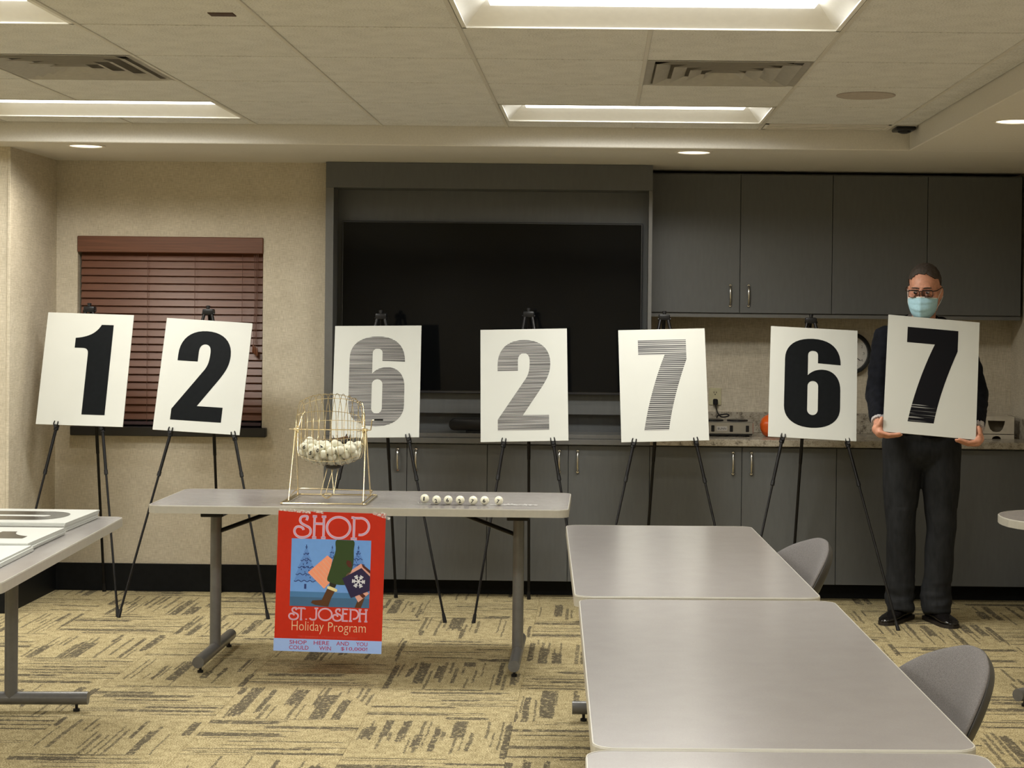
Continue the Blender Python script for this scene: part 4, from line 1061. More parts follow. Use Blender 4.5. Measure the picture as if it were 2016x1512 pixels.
# ---- balls
RB = 0.0198
bm = nb(); bmesh.ops.create_uvsphere(bm, u_segments=20, v_segments=12, radius=RB); ball_me = mesh_of(bm, 'numbered_ball', 'ball', 'all')
def digit_me(d):
    bm = nb(); h = 0.0175; w = 0.0115 if d != '1' else 0.0062
    text_fit(bm, d, -w / 2, w / 2, -h / 2, h / 2, 0, 0.028)
    bmesh.ops.triangulate(bm, faces=bm.faces[:])
    bmesh.ops.subdivide_edges(bm, edges=[e for e in bm.edges if e.calc_length() > 0.003], cuts=1)
    vs, fs = [v for v in bm.verts], None
    c = [v.co.copy() for v in vs]
    # a second, slightly shifted layer makes the figure bold
    for v in vs: v.co.y = -math.sqrt(max(1e-9, (RB + 0.0005) ** 2 - v.co.x ** 2 - v.co.z ** 2))
    return mesh_of(bm, 'printed_number', 'ball_ink', False)
dig = {d: digit_me(d) for d in '1234567890'}
def ball(loc, d, rot, label, group):
    o = link(bpy.data.objects.new('numbered_ball', ball_me)); o.location = loc; o.rotation_euler = rot
    o['label'] = label; o['category'] = 'ball'; o['group'] = group
    p = link(bpy.data.objects.new('printed_number', dig[d]), o)
    return o
ordw = ['first', 'second', 'third', 'fourth', 'fifth', 'sixth', 'seventh']
for k, (x, y, d, tl) in enumerate([(-0.765, 7.862, '1', 4), (-0.711, 7.848, '2', -12), (-0.660, 7.852, '6', -6), (-0.607, 7.852, '2', -14), (-0.549, 7.846, '7', 10), (-0.498, 7.846, '6', -8), (-0.436, 7.852, '7', 12)]):
    ball((x, y, 0.7385 + RB + (0.004 if k == 0 else 0.0)), d, (math.radians(7 if k in (1, 3, 4, 6) else -3), math.radians(tl), math.radians(-5)), 'white ball printed %s, %s from the left in the row on the table' % (d, ordw[k]), 'drawn balls in a row on the table')
# settle a heap of balls inside the barrel
rng = np.random.RandomState(3)
NB = 78
P = np.c_[rng.uniform(-0.10, 0.10, NB), rng.uniform(-0.10, 0.10, NB), rng.uniform(-0.13, 0.0, NB)]
RR = RB + 0.0003
for it in range(700):
    P[:, 2] -= 0.0012 if it < 500 else 0.0003
    for _ in range(3):
        D = P[:, None, :] - P[None, :, :]; L = np.sqrt((D ** 2).sum(2)) + np.eye(NB)
        ov = np.clip(2 * RR - L, 0, None); np.fill_diagonal(ov, 0)
        P += (D / L[:, :, None] * ov[:, :, None] * 0.5).sum(1) * 0.75
        P[:, 0] = np.clip(P[:, 0], -0.132 + RR, 0.132 - RR)
        rad = np.hypot(P[:, 1], P[:, 2]) + 1e-9
        lim = 0.164 * (1 - 0.24 * np.clip((np.abs(P[:, 0]) + RR * 0.3) / 0.140, 0, 1) ** 2.6) - RR - 0.0022
        k = np.minimum(1.0, lim / rad); P[:, 1] *= k; P[:, 2] *= k
order = np.argsort(P[:, 1] - 0.3 * P[:, 2])
show = {}
front = [i for i in order[:34]]
def near(px, pz): return min(front, key=lambda i: (P[i, 0] - px) ** 2 + (P[i, 2] - pz) ** 2 * 1.0)
for d, px, pz, rot in (('6', -0.088, -0.058, 12), ('3', 0.0, -0.096, 8), ('2', 0.108, -0.118, -10), ('5', -0.085, -0.105, 20)):
    i = near(px, pz); show[i] = (d, rot); front.remove(i)
for i in range(NB):
    loc = (KX + P[i, 0], KY + P[i, 1], KZ + P[i, 2])
    if i in show:
        d, rot = show[i]; look = math.atan2(loc[0], loc[1])
        ball(loc, d, (math.radians(-2), math.radians(rot), -look), {'6': 'white ball with a black six, high on the left of the caged heap', '3': 'white ball with a black three in the middle of the caged heap', '2': 'white ball with a black two, low on the right of the caged heap', '5': 'white ball with a black five, low on the left of the caged heap'}[d], 'balls heaped in the wire cage')
    else:
        ball(loc, '2345678901'[i % 10], (rng.uniform(-0.6, 0.6), rng.uniform(-PI, PI), (rng.uniform(1.1, 5.2) if i % 7 else rng.uniform(-0.9, 0.9))), 'white numbered ball heaped with many others inside the brass wire cage', 'balls heaped in the wire cage')
# crumpled clear strip under the last ball
t = thing('plastic_strip', 'crumpled clear plastic strip beside the row of balls on the table', 'plastic strip', (-0.37, 7.85, 0.738))
bm = nb(); n = 26; rows = []
for j in range(7):
    rows.append([bm.verts.new((-0.475 + 0.21 * i / n, 7.838 + 0.006 * j + 0.008 * noise.noise(Vector((i * 0.4, j * 0.1, 3))), 0.7392 + abs(0.007 * noise.noise(Vector((i * 0.55, j * 0.8, 1)))) * (1 if i > 6 else 0.3))) for i in range(n + 1)])
for j in range(6):
    for i in range(n): bm.faces.new((rows[j][i], rows[j][i + 1], rows[j + 1][i + 1], rows[j + 1][i]))
part(t, 'film', bm, 'cellophane', 'all')
t = thing('ball_rest', 'small white wire clip under the ball printed 1', 'clip', (-0.765, 7.86, 0.738))
bm = nb(); tube(bm, catmull([(-0.793, 7.85, 0.7485), (-0.788, 7.846, 0.740), (-0.765, 7.844, 0.7395), (-0.745, 7.848, 0.7395), (-0.738, 7.86, 0.7395), (-0.75, 7.875, 0.7395), (-0.78, 7.872, 0.7395)], 5), 0.0012, 8); part(t, 'wire', bm, 'board_white')
# ================================================================== POSTER
# own units: u 0..1000 to the right, v 0..1300 downwards, one unit 0.466 mm
PU = 0.000466
pm = Matrix.Translation((-1.381, 7.6835, 0.7215)) @ Matrix.Rotation(math.radians(1.15), 4, 'Y') @ Matrix.Rotation(math.radians(-1.5), 4, 'X')
t = thing('holiday_poster', 'red shopping poster with blue picture panel taped to the front of the table', 'poster', mat4=pm)
def PUV(p): return (p[0] * PU, -p[1] * PU)
def sheet_poly(pts, layer, mat, name, parent=None):
    bm = nb(); vs = [bm.verts.new((PUV(p)[0], -0.0004 * layer, PUV(p)[1])) for p in pts]
    f = bm.faces.new(vs); f.normal_update()
    if f.normal.y > 0: f.normal_flip()
    return part(parent or t, name, bm, mat, False, world=False)
def sheet_lines(lines, w, layer, mat, name, parent=None):
    bm = nb()
    for l in lines: strokes(bm, [PUV(p) for p in l], w * PU, -0.0004 * layer)
    return part(parent or t, name, bm, mat, False, world=False)
# the sheet itself, gently bowed
bm = nb(); nu, nv = 10, 14
g = [[bm.verts.new((1000 * PU * i / nu, 0.0, -1300 * PU * j / nv)) for i in range(nu + 1)] for j in range(nv + 1)]
for j in range(nv):
    for i in range(nu): bm.faces.new((g[j][i], g[j][i + 1], g[j + 1][i + 1], g[j + 1][i]))
bmesh.ops.solidify(bm, geom=bm.faces[:], thickness=0.0006)
part(t, 'sheet', bm, 'ink_red', False, world=False)
sheet_poly([(-6, 1183), (1000, 1183), (1000, 1301), (-6, 1301)], 1, 'ink_band', 'blue_band')
pic = sheet_poly([(132, 253), (872, 253), (872, 880), (132, 880)], 1, 'ink_sky', 'picture_panel')
sheet_poly([(132, 745), (872, 745), (872, 795), (132, 795)], 2, 'ink_ground', 'ground_stripe', pic)
sheet_poly([(132, 795), (872, 795), (872, 880), (132, 880)], 2, 'ink_ground2', 'ground_stripe', pic)
def tree(cx, top, s, name='printed_tree', half=None):
    tiers = [(0, 0), (26, 75), (18, 75), (50, 135), (40, 135), (74, 200), (62, 200), (92, 265), (80, 265), (106, 328)]
    pts = [(cx + a * s, top + b * s) for a, b in tiers] + [(cx - a * s, top + b * s) for a, b in tiers[::-1]]
    o = sheet_poly(pts[:-1], 2, 'ink_treeblue', name, pic)
    ln = []
    for wd, v in ((26, 75), (50, 135), (74, 200), (92, 265), (106, 328)):
        n = 24; ln.append([(cx + wd * s * (-1 + 2 * i / n), top + v * s + 7 * s * math.sin(i / n * PI * (2 + wd / 18))) for i in range(n + 1)])
    for k in range(16):
        a = random.uniform(-0.7, 0.7); v = random.uniform(40, 310); x = cx + a * v * 0.30 * s
        ln.append([(x, top + v * s - 7 * s), (x + 2, top + v * s + 7 * s)])
    ln.append([(cx - 10 * s, top + 12 * s), (cx + 10 * s, top + 12 * s)]); ln.append([(cx, top - 10 * s), (cx, top + 30 * s)])
    sheet_lines(ln, 7 * s, 3, 'ink_navyline', name.replace('tree', 'garland'), pic)
    sheet_poly([(cx - 10 * s, top + 355 * s), (cx + 10 * s, top + 355 * s), (cx + 10 * s, top + 400 * s), (cx - 10 * s, top + 400 * s)], 3, 'ink_navyline', name.replace('tree', 'trunk'), pic)
tree(272, 318, 1.0); tree(512, 318, 0.75); tree(756, 312, 0.85)
sheet_poly([(470, 402), (517, 440), (480, 640), (500, 652), (448, 712), (292, 566)], 4, 'ink_pinkbag', 'printed_bag', pic)
sheet_lines([[(470 - 23 * k, 402 + 22 * k + 10), (470 - 23 * k + 60 + (70 if k > 1 else 0), 402 + 22 * k + 75 + (70 if k > 1 else 0))] for k in range(1, 8)], 6, 5, 'ink_pinkline', 'bag_stripe', pic)
sheet_poly([(500, 645), (566, 655), (550, 700), (494, 698)], 4, 'ink_dark', 'printed_leg', pic)
boot = [(478, 708), (548, 735), (515, 800), (492, 878), (370, 864), (330, 846), (342, 824), (430, 815)]
sheet_poly(boot, 5, 'ink_boot', 'printed_boot', pic)
sheet_poly([(770, 790), (830, 780), (796, 879), (738, 879)], 3, 'ink_boot', 'printed_boot', pic)
sheet_poly([(476, 690), (500, 686), (568, 712), (572, 730), (558, 738), (478, 710)], 6, 'ink_cream', 'boot_cuff', pic)
coat = catmull([(552, 254), (705, 254), (712, 350), (712, 470), (690, 560), (650, 600), (632, 640), (640, 668), (560, 668), (490, 645), (474, 620), (490, 560), (520, 450), (545, 350)], 4, True)
sheet_poly([(p.x, max(p.y, 254)) for p in [Vector(q).to_2d() if len(q) > 2 else q for q in coat]], 6, 'ink_green', 'printed_coat', pic)
sheet_poly([(x, y) for x, y in [(655, 440), (690, 450), (702, 490), (690, 512), (665, 500), (645, 470)]], 7, 'ink_maroon', 'printed_glove', pic)
sheet_poly([(785, 468), (872, 545), (872, 590), (790, 520), (640, 600), (660, 560)], 6, 'ink_plaid', 'printed_bag', pic)
sheet_poly([(790, 468), (872, 530), (872, 560), (800, 500)], 7, 'ink_maroon', 'bag_stripe', pic)
sheet_poly([(735, 770), (835, 715), (868, 745), (770, 828)], 6, 'ink_plaid', 'printed_bag', pic)
sheet_poly([(770, 750), (800, 735), (838, 768), (812, 790)], 7, 'ink_maroon', 'bag_stripe', pic)
sheet_poly([(614, 610), (790, 508), (872, 585), (872, 718), (700, 790)], 8, 'ink_navy', 'printed_bag', pic)
sx, sy = 766, 634
fl = []
for k in range(6):
    a = k * PI / 3 + 0.05
    fl.append([(sx, sy), (sx + 60 * math.cos(a), sy + 60 * math.sin(a))])
    for r in (30, 46):
        for s in (-1, 1): fl.append([(sx + r * math.cos(a), sy + r * math.sin(a)), (sx + r * math.cos(a) + 20 * math.cos(a + s * 0.9), sy + r * math.sin(a) + 20 * math.sin(a + s * 0.9))])
sheet_lines(fl, 10, 9, 'ink_white', 'printed_snowflake', pic)
def arc(cx, cy, rx, ry, a0, a1, n=28): return [(cx + rx * math.cos(math.radians(a0 + (a1 - a0) * i / n)), cy - ry * math.sin(math.radians(a0 + (a1 - a0) * i / n))) for i in range(n + 1)]
def deco(ch, x, y, w, h):
    """thin art-deco capitals as pen strokes inside the box x..x+w, y..y+h"""
    X = lambda a: x + a * w
    Y = lambda b: y + h - b * h
    def seg(*p): return [(X(a), Y(b)) for a, b in p]
    if ch == 'S':
        return [[(p.x, p.y) for p in catmull(seg((0.72, 0.80), (0.78, 0.97), (0.60, 1.0), (0.40, 0.95), (0.33, 0.80), (0.42, 0.66), (0.66, 0.56), (0.92, 0.45), (1.0, 0.28), (0.90, 0.10), (0.62, 0.0), (0.32, 0.0), (0.08, 0.12), (0.0, 0.30), (0.10, 0.46), (0.30, 0.50), (0.50, 0.44), (0.56, 0.34)), 5)]]
    if ch == 'H': return [seg((0.18, 0), (0.18, 1)), seg((0.82, 0), (0.82, 1)), seg((0.18, 0.66), (0.82, 0.66)), seg((0.04, 1), (0.34, 1)), seg((0.66, 1), (0.98, 1)), seg((0.04, 0), (0.34, 0)), seg((0.66, 0), (0.98, 0))]
    if ch == 'O': return [arc(x + w / 2, y + h / 2, w / 2, h / 2, 0, 360, 44)]
    if ch == 'P': return [seg((0.16, 0), (0.16, 1)), seg((0.0, 1), (0.16, 1)), seg((0.0, 0), (0.34, 0)), seg((0.16, 0.98), (0.45, 0.98)) + arc(x + 0.50 * w, y + 0.41 * h, 0.48 * w, 0.40 * h, 88, -100, 30)]
    if ch == 'T': return [seg((0.5, 0), (0.5, 1)), seg((0.0, 0.98), (1.0, 0.98)), seg((0.34, 0), (0.66, 0)), seg((0.0, 0.98), (0.0, 0.88)), seg((1.0, 0.98), (1.0, 0.88))]
    if ch == '.': return [seg((0.3, 0.0), (0.3, 0.09))]
    if ch == 'J': return [seg((0.55, 1), (1.0, 1)), seg((0.78, 1), (0.78, 0.2)) + arc(x + 0.40 * w, y + 0.80 * h, 0.38 * w, 0.19 * h, 0, -170, 14)]
    if ch == 'E': return [seg((0.2, 0), (0.2, 1)), seg((0.05, 1), (0.95, 1)), seg((0.2, 0.62), (0.8, 0.62)), seg((0.05, 0), (0.95, 0))]
    return []
title = []
for ch, x0, x1, lo in (('S', 154, 306, 0), ('H', 314, 450, 0), ('O', 456, 672, 0), ('P', 680, 850, 0)): title += deco(ch, x0, 44, x1 - x0, 196)
sheet_lines(title, 24, 2, 'ink_letterpink', 'title_lettering')
sheet_lines(title, 10, 3, 'ink_lavender', 'title_inline')
town = []
for ch, x0, x1 in (('S', 130, 215), ('T', 208, 276), ('.', 286, 300), ('J', 322, 400), ('O', 405, 528), ('S', 538, 620), ('E', 618, 682), ('P', 688, 776), ('H', 772, 862)): town += deco(ch, x0, 897, x1 - x0, 108)
sheet_lines(town, 15, 2, 'ink_letterpink', 'town_lettering')
sheet_lines(town, 5, 3, 'ink_lavender', 'town_inline')
def print_word(s, u0, u1, v0, v1, mat, name, layer=2, bold=0.0):
    bm = nb(); text_fit(bm, s, u0 * PU, u1 * PU, -v1 * PU, -v0 * PU, -0.0004 * layer, bold)
    part(t, name, bm, mat, False, world=False)
print_word('Holiday', 158, 455, 1018, 1135, 'ink_lettercream', 'line_lettering', bold=-0.012); print_word('Program', 498, 848, 1022, 1136, 'ink_lettercream', 'line_lettering', bold=-0.012)
print_word('St. Joseph Metro Chamber', 220, 780, 1148, 1176, 'ink_faint', 'small_lettering')
for s, a, b, row in (('SHOP', 142, 302, 0), ('HERE', 368, 512, 0), ('AND', 578, 696, 0), ('YOU', 762, 868, 0), ('COULD', 140, 322, 1), ('WIN', 420, 530, 1), ('$10,000!', 622, 868, 1)):
    v = 1197 + 49 * row; print_word(s, a, b, v, v + 37, 'ink_magenta', 'band_lettering', bold=0.008)
for a, b in (((10, -14), (300, 8)), ((330, -8), (420, 6)), ((880, -6), (1040, 44)), ((960, -12), (1010, 20))):
    bm = nb(); p, q = Vector((*PUV(a), 0)), Vector((*PUV(b), 0)); d = (q - p).normalized(); nn = Vector((-d.y, d.x, 0)) * 0.006
    vs = [bm.verts.new((c.x, -0.0022, c.y)) for c in (p + nn, q + nn, q - nn, p - nn)]; bm.faces.new(vs); part(t, 'tape', bm, 'cellophane', False, world=False)

# ================================================================== THE MAN
# world positions; he faces the viewer, head turned a little to the photo's left
VOX = 0.0055
def fleshed(bm, voxel, smooth_n=4):
    out = evaluated(bm, [('REMESH', dict(mode='VOXEL', voxel_size=voxel, use_smooth_shade=True))])
    for _ in range(smooth_n): bmesh.ops.smooth_vert(out, verts=out.verts[:], factor=0.5, use_axis_x=True, use_axis_y=True, use_axis_z=True)
    return out
man = thing('person', 'man in dark jacket, glasses and blue face mask holding a number board', 'person', (1.685, 9.28, 0))
HM = Matrix.Translation((1.672, 9.165, 1.728)) @ Matrix.Rotation(math.radians(-20), 4, 'Z') @ Matrix.Rotation(math.radians(7), 4, 'X')
def H(p): return HM @ Vector(p)
HR = HM.to_3x3().to_4x4()
bm = nb()
def hell(c, r, rot=None): ell(bm, H(c), r, HR @ (rot or Matrix()), 3)
hell((0, 0.012, 0.046), (0.079, 0.100, 0.090)); hell((0, -0.030, 0.030), (0.069, 0.070, 0.075)); hell((0, -0.028, -0.040), (0.064, 0.072, 0.085)); hell((0, -0.068, -0.104), (0.030, 0.028, 0.026))
hell((0, -0.104, -0.028), (0.015, 0.018, 0.016)); hell((0, -0.099, -0.006), (0.010, 0.014, 0.030)); hell((0, -0.090, 0.028), (0.050, 0.014, 0.010))
hell((0.034, -0.080, -0.034), (0.024, 0.022, 0.020)); hell((-0.034, -0.080, -0.034), (0.024, 0.022, 0.020)); hell((0, -0.088, -0.068), (0.026, 0.014, 0.012))
for s in (-1, 1):
    hell((s * 0.083, 0.014, -0.008), (0.009, 0.020, 0.033), Matrix.Rotation(s * -0.25, 4, 'Z')); hell((s * 0.081, 0.006, -0.032), (0.008, 0.010, 0.012))
    hell((s * 0.050, -0.025, -0.075), (0.022, 0.045, 0.035)); hell((s * 0.060, -0.010, -0.030), (0.021, 0.065, 0.055))
    hell((s * 0.031, -0.089, 0.0115), (0.017, 0.012, 0.0065)); hell((s * 0.031, -0.086, -0.012), (0.016, 0.011, 0.006))
neck_top, neck_bot = H((0, 0.02, -0.05)), Vector((1.682, 9.275, 1.50))
capsule(bm, neck_top, neck_bot, 0.057, 0.066)
S_L, S_R = Vector((1.500, 9.285, 1.475)), Vector((1.880, 9.285, 1.480))       # shoulders (photo left, photo right)
E_L, E_R = Vector((1.448, 9.235, 1.195)), Vector((1.962, 9.245, 1.190))
W_L, W_R = Vector((1.418, 8.985, 1.045)), Vector((1.912, 8.985, 1.012))
HIPL, HIPR = Vector((1.585, 9.28, 0.92)), Vector((1.79, 9.275, 0.92))
KN_L, KN_R = Vector((1.588, 9.285, 0.50)), Vector((1.792, 9.262, 0.50))
AN_L, AN_R = Vector((1.592, 9.325, 0.09)), Vector((1.775, 9.285, 0.09))
ell(bm, (1.688, 9.29, 1.32), (0.165, 0.105, 0.24)); ell(bm, (1.688, 9.285, 1.05), (0.155, 0.105, 0.20)); ell(bm, (1.688, 9.285, 0.93), (0.165, 0.11, 0.12))
for a, b, c, d in ((S_L, E_L, W_L, -1), (S_R, E_R, W_R, 1)):
    capsule(bm, a, b, 0.048, 0.038); capsule(bm, b, c, 0.037, 0.027)
for a, b, c in ((HIPL, KN_L, AN_L), (HIPR, KN_R, AN_R)):
    capsule(bm, a, b, 0.080, 0.055); capsule(bm, b, c, 0.053, 0.038)
# the board he holds
BD = Matrix.Translation((1.6505, 8.865, 1.002)) @ Matrix.Rotation(math.radians(-17), 4, 'X') @ Matrix.Rotation(math.radians(4.6), 4, 'Y')
def BP(x, y, z): return BD @ Vector((x, y, z))
def finger(pts, r0, r1):
    n = len(pts)
    for i in range(n - 1):
        a, b = r0 + (r1 - r0) * i / (n - 1), r0 + (r1 - r0) * (i + 1) / (n - 1)
        capsule(bm, pts[i], pts[i + 1], a, b, 3)
# photo-left hand: palm beside the lower left corner, fingers hooked under the lower edge, thumb up the side
pal = BP(-0.252, 0.036, 0.018)
capsule(bm, W_L, pal, 0.026, 0.030); ell(bm, BP(-0.246, 0.024, 0.006), (0.024, 0.034, 0.032)); ell(bm, BP(-0.236, 0.028, -0.006), (0.026, 0.030, 0.022))
for k, (yy, L) in enumerate(((-0.012, 0.088), (0.006, 0.098), (0.024, 0.094), (0.042, 0.078))):
    x0 = -0.238
    finger([BP(x0 - 0.012, yy + 0.010, -0.004), BP(x0 + L * 0.42, yy, -0.016), BP(x0 + L * 0.75, yy - 0.006, -0.0135), BP(x0 + L, yy - 0.010, -0.010)], 0.0098, 0.0078)
finger([BP(-0.262, 0.018, 0.012), BP(-0.252, -0.008, 0.034), BP(-0.246, -0.013, 0.052), BP(-0.242, -0.014, 0.066)], 0.0115, 0.0088)
# photo-right hand
pal = BP(0.250, 0.036, 0.016)
capsule(bm, W_R, pal, 0.026, 0.030); ell(bm, BP(0.242, 0.026, 0.002), (0.026, 0.034, 0.030)); ell(bm, BP(0.225, 0.026, -0.010), (0.028, 0.030, 0.020))
for k, (yy, L) in enumerate(((-0.012, 0.092), (0.006, 0.104), (0.024, 0.098), (0.042, 0.080))):
    x0 = 0.236
    finger([BP(x0 + 0.010, yy + 0.010, -0.006), BP(x0 - L * 0.42, yy, -0.019), BP(x0 - L * 0.75, yy - 0.006, -0.0145), BP(x0 - L, yy - 0.010, -0.0105)], 0.0098, 0.0078)
finger([BP(0.258, 0.020, 0.010), BP(0.250, -0.006, 0.032), BP(0.244, -0.013, 0.050), BP(0.240, -0.014, 0.062)], 0.0115, 0.0088)
part(man, 'body', fleshed(bm, 0.0042, 3), 'skin', 'all')
# eyes
for s in (-1, 1):
    bm = nb(); ell(bm, H((s * 0.031, -0.088, 0.000)), (0.0118, 0.0108, 0.0075), HR, 3); e = part(man, 'eye', bm, 'eye_white', 'all')
    bm = nb(); ell(bm, H((s * 0.031 - 0.0035, -0.0970, 0.000)), (0.0055, 0.003, 0.0055), HR, 2); part(e, 'iris', bm, 'eye_dark', 'all')
    bm = nb(); tube(bm, [H((s * (0.012 + 0.01 * i), -0.1045 + 0.0035 * i, 0.0235 + 0.0018 * math.sin(i * 0.9))) for i in range(5)], [0.002, 0.0035, 0.004, 0.0035, 0.0015], 8); part(man, 'eyebrow', bm, 'hair')
# hair: a cap over the skull, open at the face and ears
bm = nb(); bmesh.ops.create_icosphere(bm, subdivisions=5, radius=1.0)
kill = []
for v in bm.verts:
    d = v.co.copy(); p = Vector((0, 0.012, 0.046)) + Vector((d.x * 0.0825, d.y * 0.1045, d.z * 0.0945))
    fwd = -d.y
    # hairline height by direction: high over the forehead, down to the ears at the side, to the nape behind
    if fwd > 0.35: hl = 0.092 - 0.030 * min(1, abs(d.x) / 0.75) ** 2 * (1 if fwd < 0.8 else 0.3)
    elif fwd > -0.15: hl = 0.008 + (fwd + 0.15) / 0.50 * 0.055
    else: hl = 0.012 - min(1, (-0.15 - fwd) / 0.6) * 0.058
    hl += 0.006 * noise.noise(d * 9)
    if p.z < hl: kill.append(v)
    n = 1 + 0.030 * noise.noise(Vector((d.x * 16, d.y * 5, d.z * 6))) + 0.020 * noise.noise(Vector((d.x * 45, d.y * 12, d.z * 14))) + (0.035 if d.z > 0.5 else 0.0) * max(0, d.z - 0.5)
    q = Vector((0, 0.012, 0.046)) + Vector((d.x * 0.0835 * n, d.y * 0.1055 * n, d.z * 0.0955 * n)); v.co = H(q)
bmesh.ops.delete(bm, geom=kill, context='VERTS')
bmesh.ops.recalc_face_normals(bm, faces=bm.faces[:]); bmesh.ops.solidify(bm, geom=bm.faces[:], thickness=0.006)
part(man, 'hair', bm, 'hair', 'all')
# face mask
bm = nb(); nu, nv = 28, 20; rows = []
def maskp(u, v, off=0.0):
    a = u * 1.32
    cz = -0.018 - 0.127 * v
    zt = -0.016 * abs(u) ** 1.5 * (1 - v) + 0.050 * abs(u) ** 1.6 * v
    ry = (0.118 + 0.020 * math.sin(min(1, v / 0.45) * PI / 2) * (1 - max(0, v - 0.5) * 1.5)) if v < 0.5 else 0.138 - 0.020 * ((v - 0.5) / 0.5) - 0.028 * ((v - 0.5) / 0.5) ** 3
    rx = 0.080 - 0.012 * v * v
    pl = 0.0065 * (((v * 3.5) % 1.0) - 0.5) * (1 - abs(u) ** 3)
    ridge = 0.006 * math.exp(-(u / 0.10) ** 2)
    x = rx * math.sin(a); y = -(ry + pl + ridge + off) * math.cos(a) ** 0.72 - 0.004 if abs(u) < 0.999 else -(ry + off) * max(0.0, math.cos(a)) ** 0.72 - 0.004
    return (x, y, cz + zt)
for j in range(nv + 1): rows.append([bm.verts.new(H(maskp(-1 + 2 * i / nu, j / nv))) for i in range(nu + 1)])
for j in range(nv):
    for i in range(nu): bm.faces.new((rows[j][i], rows[j][i + 1], rows[j + 1][i + 1], rows[j + 1][i]))
bmesh.ops.recalc_face_normals(bm, faces=bm.faces[:]); bmesh.ops.solidify(bm, geom=bm.faces[:], thickness=0.0015)
msk = part(man, 'face_mask', bm, 'mask_blue', 'all', label='pale blue pleated face mask')
bm = nb(); tube(bm, [H(maskp(-0.85 + 1.7 * i / 16, 0.015, 0.002)) for i in range(17)], 0.0030, 8); part(msk, 'nose_band', bm, 'mask_white')
for s in (-1, 1):
    for v, ez in ((0.05, 0.018), (0.82, -0.03)):
        bm = nb(); a = Vector(maskp(s * 0.97, v)); tube(bm, [H(p) for p in catmull([a, (s * 0.083, -0.020, (a.z + ez) / 2), (s * 0.090, 0.026, ez)], 5)], 0.0013, 6); part(msk, 'ear_loop', bm, 'mask_white')
# glasses
gl = None
def rim(cx):
    return [(cx + p[0], -0.121 + 0.10 * (abs(cx + p[0])) ** 1.0 * 0.22, p[1] - 0.002) for p in rounded_rect(-0.0275, 0.0275, -0.019, 0.016, 0.011, 5)]
for s in (-1, 1):
    bm = nb(); tube(bm, [H(p) for p in rim(s * 0.0345)], 0.0018, 8, True); r_ = part(man, 'glasses_rim', bm, 'glasses_brown', label='dark brown glasses frame')
    bm = nb(); tube(bm, [H((s * 0.0345 + dx, -0.122 + 0.022 * abs(s * 0.0345 + dx), 0.0145 - 0.002 * (dx * s / 0.028) ** 2)) for dx in (-0.026, -0.013, 0, 0.013, 0.026)], 0.0036, 8); part(r_, 'brow_bar', bm, 'glasses_brown')
    bm = nb(); vs = [bm.verts.new(H(p)) for p in rim(s * 0.0345)]; bm.faces.new(vs); part(r_, 'lens', bm, 'lens_glass', False)
    bm = nb(); tube(bm, [H(p) for p in ((s * 0.062, -0.119, 0.010), (s * 0.078, -0.104, 0.011), (s * 0.088, -0.05, 0.016), (s * 0.090, 0.010, 0.018), (s * 0.089, 0.030, 0.004))], 0.0026, 8); part(r_, 'temple', bm, 'glasses_brown')
bm = nb(); tube(bm, [H(p) for p in catmull([(-0.008, -0.122, 0.007), (0, -0.1245, 0.011), (0.008, -0.122, 0.007)], 4)], 0.0024, 8); part(man, 'glasses_bridge', bm, 'glasses_brown')
# jacket
bm = nb()
ell(bm, (1.688, 9.285, 1.36), (0.205, 0.128, 0.20)); ell(bm, (1.688, 9.285, 1.16), (0.195, 0.130, 0.24)); ell(bm, (1.688, 9.282, 1.03), (0.190, 0.132, 0.13))
capsule(bm, S_L + Vector((0.03, 0, 0)), S_R - Vector((0.03, 0, 0)), 0.072, 0.072); capsule(bm, (1.60, 9.285, 1.535), (1.77, 9.285, 1.537), 0.062, 0.062)
for a, b, c in ((S_L, E_L, W_L), (S_R, E_R, W_R)):
    capsule(bm, a, b, 0.074, 0.064); capsule(bm, b, b.lerp(c, 0.80), 0.063, 0.045)
    ell(bm, b + Vector((0, 0.012, -0.01)), (0.064, 0.066, 0.07)); ell(bm, a.lerp(b, 0.55), (0.074, 0.07, 0.06))
j = fleshed(bm, 0.008, 4)
for v in j.verts:                      # soft folds
    v.co += v.normal * (0.004 * noise.noise(Vector((v.co.x * 14, v.co.y * 14, v.co.z * 22))) + 0.003 * noise.noise(v.co * 45))
jk = part(man, 'jacket', j, 'jacket', 'all', label='dark navy jacket')
for s, c in ((-1, W_L), (1, W_R)):
    e = (E_L if s < 0 else E_R); p = e.lerp(c, 0.84); q = e.lerp(c, 0.93)
    bm = nb(); tube(bm, [e.lerp(c, 0.72), p, q], [0.043, 0.040, 0.038], 18); part(man, 'shirt_cuff', bm, 'shirt_check')
# collars: shirt inside, jacket outside
def collar(r0, r1, z0, z1, gap, name, mat, th, dx=0.0, yc=9.262):
    bm = nb(); n = 30; A = []; C = []
    for i in range(n + 1):
        a = math.radians(-90 + gap + (360 - 2 * gap) * i / n)
        f = 0.5 + 0.5 * math.sin(a)
        A.append(bm.verts.new((1.682 + dx + r0 * math.cos(a), yc + r0 * 1.0 * math.sin(a), z0 - 0.045 * (1 - f)))); C.append(bm.verts.new((1.678 + dx + r1 * math.cos(a), yc - 0.012 + r1 * math.sin(a), z1 - 0.050 * (1 - f))))
    for i in range(n): bm.faces.new((A[i], A[i + 1], C[i + 1], C[i]))
    bmesh.ops.solidify(bm, geom=bm.faces[:], thickness=th)
    part(man, name, bm, mat, 'all')
collar(0.086, 0.076, 1.555, 1.618, 12, 'shirt_collar', 'shirt_check', 0.004)
collar(0.108, 0.096, 1.535, 1.612, 26, 'jacket_collar', 'jacket', 0.008)
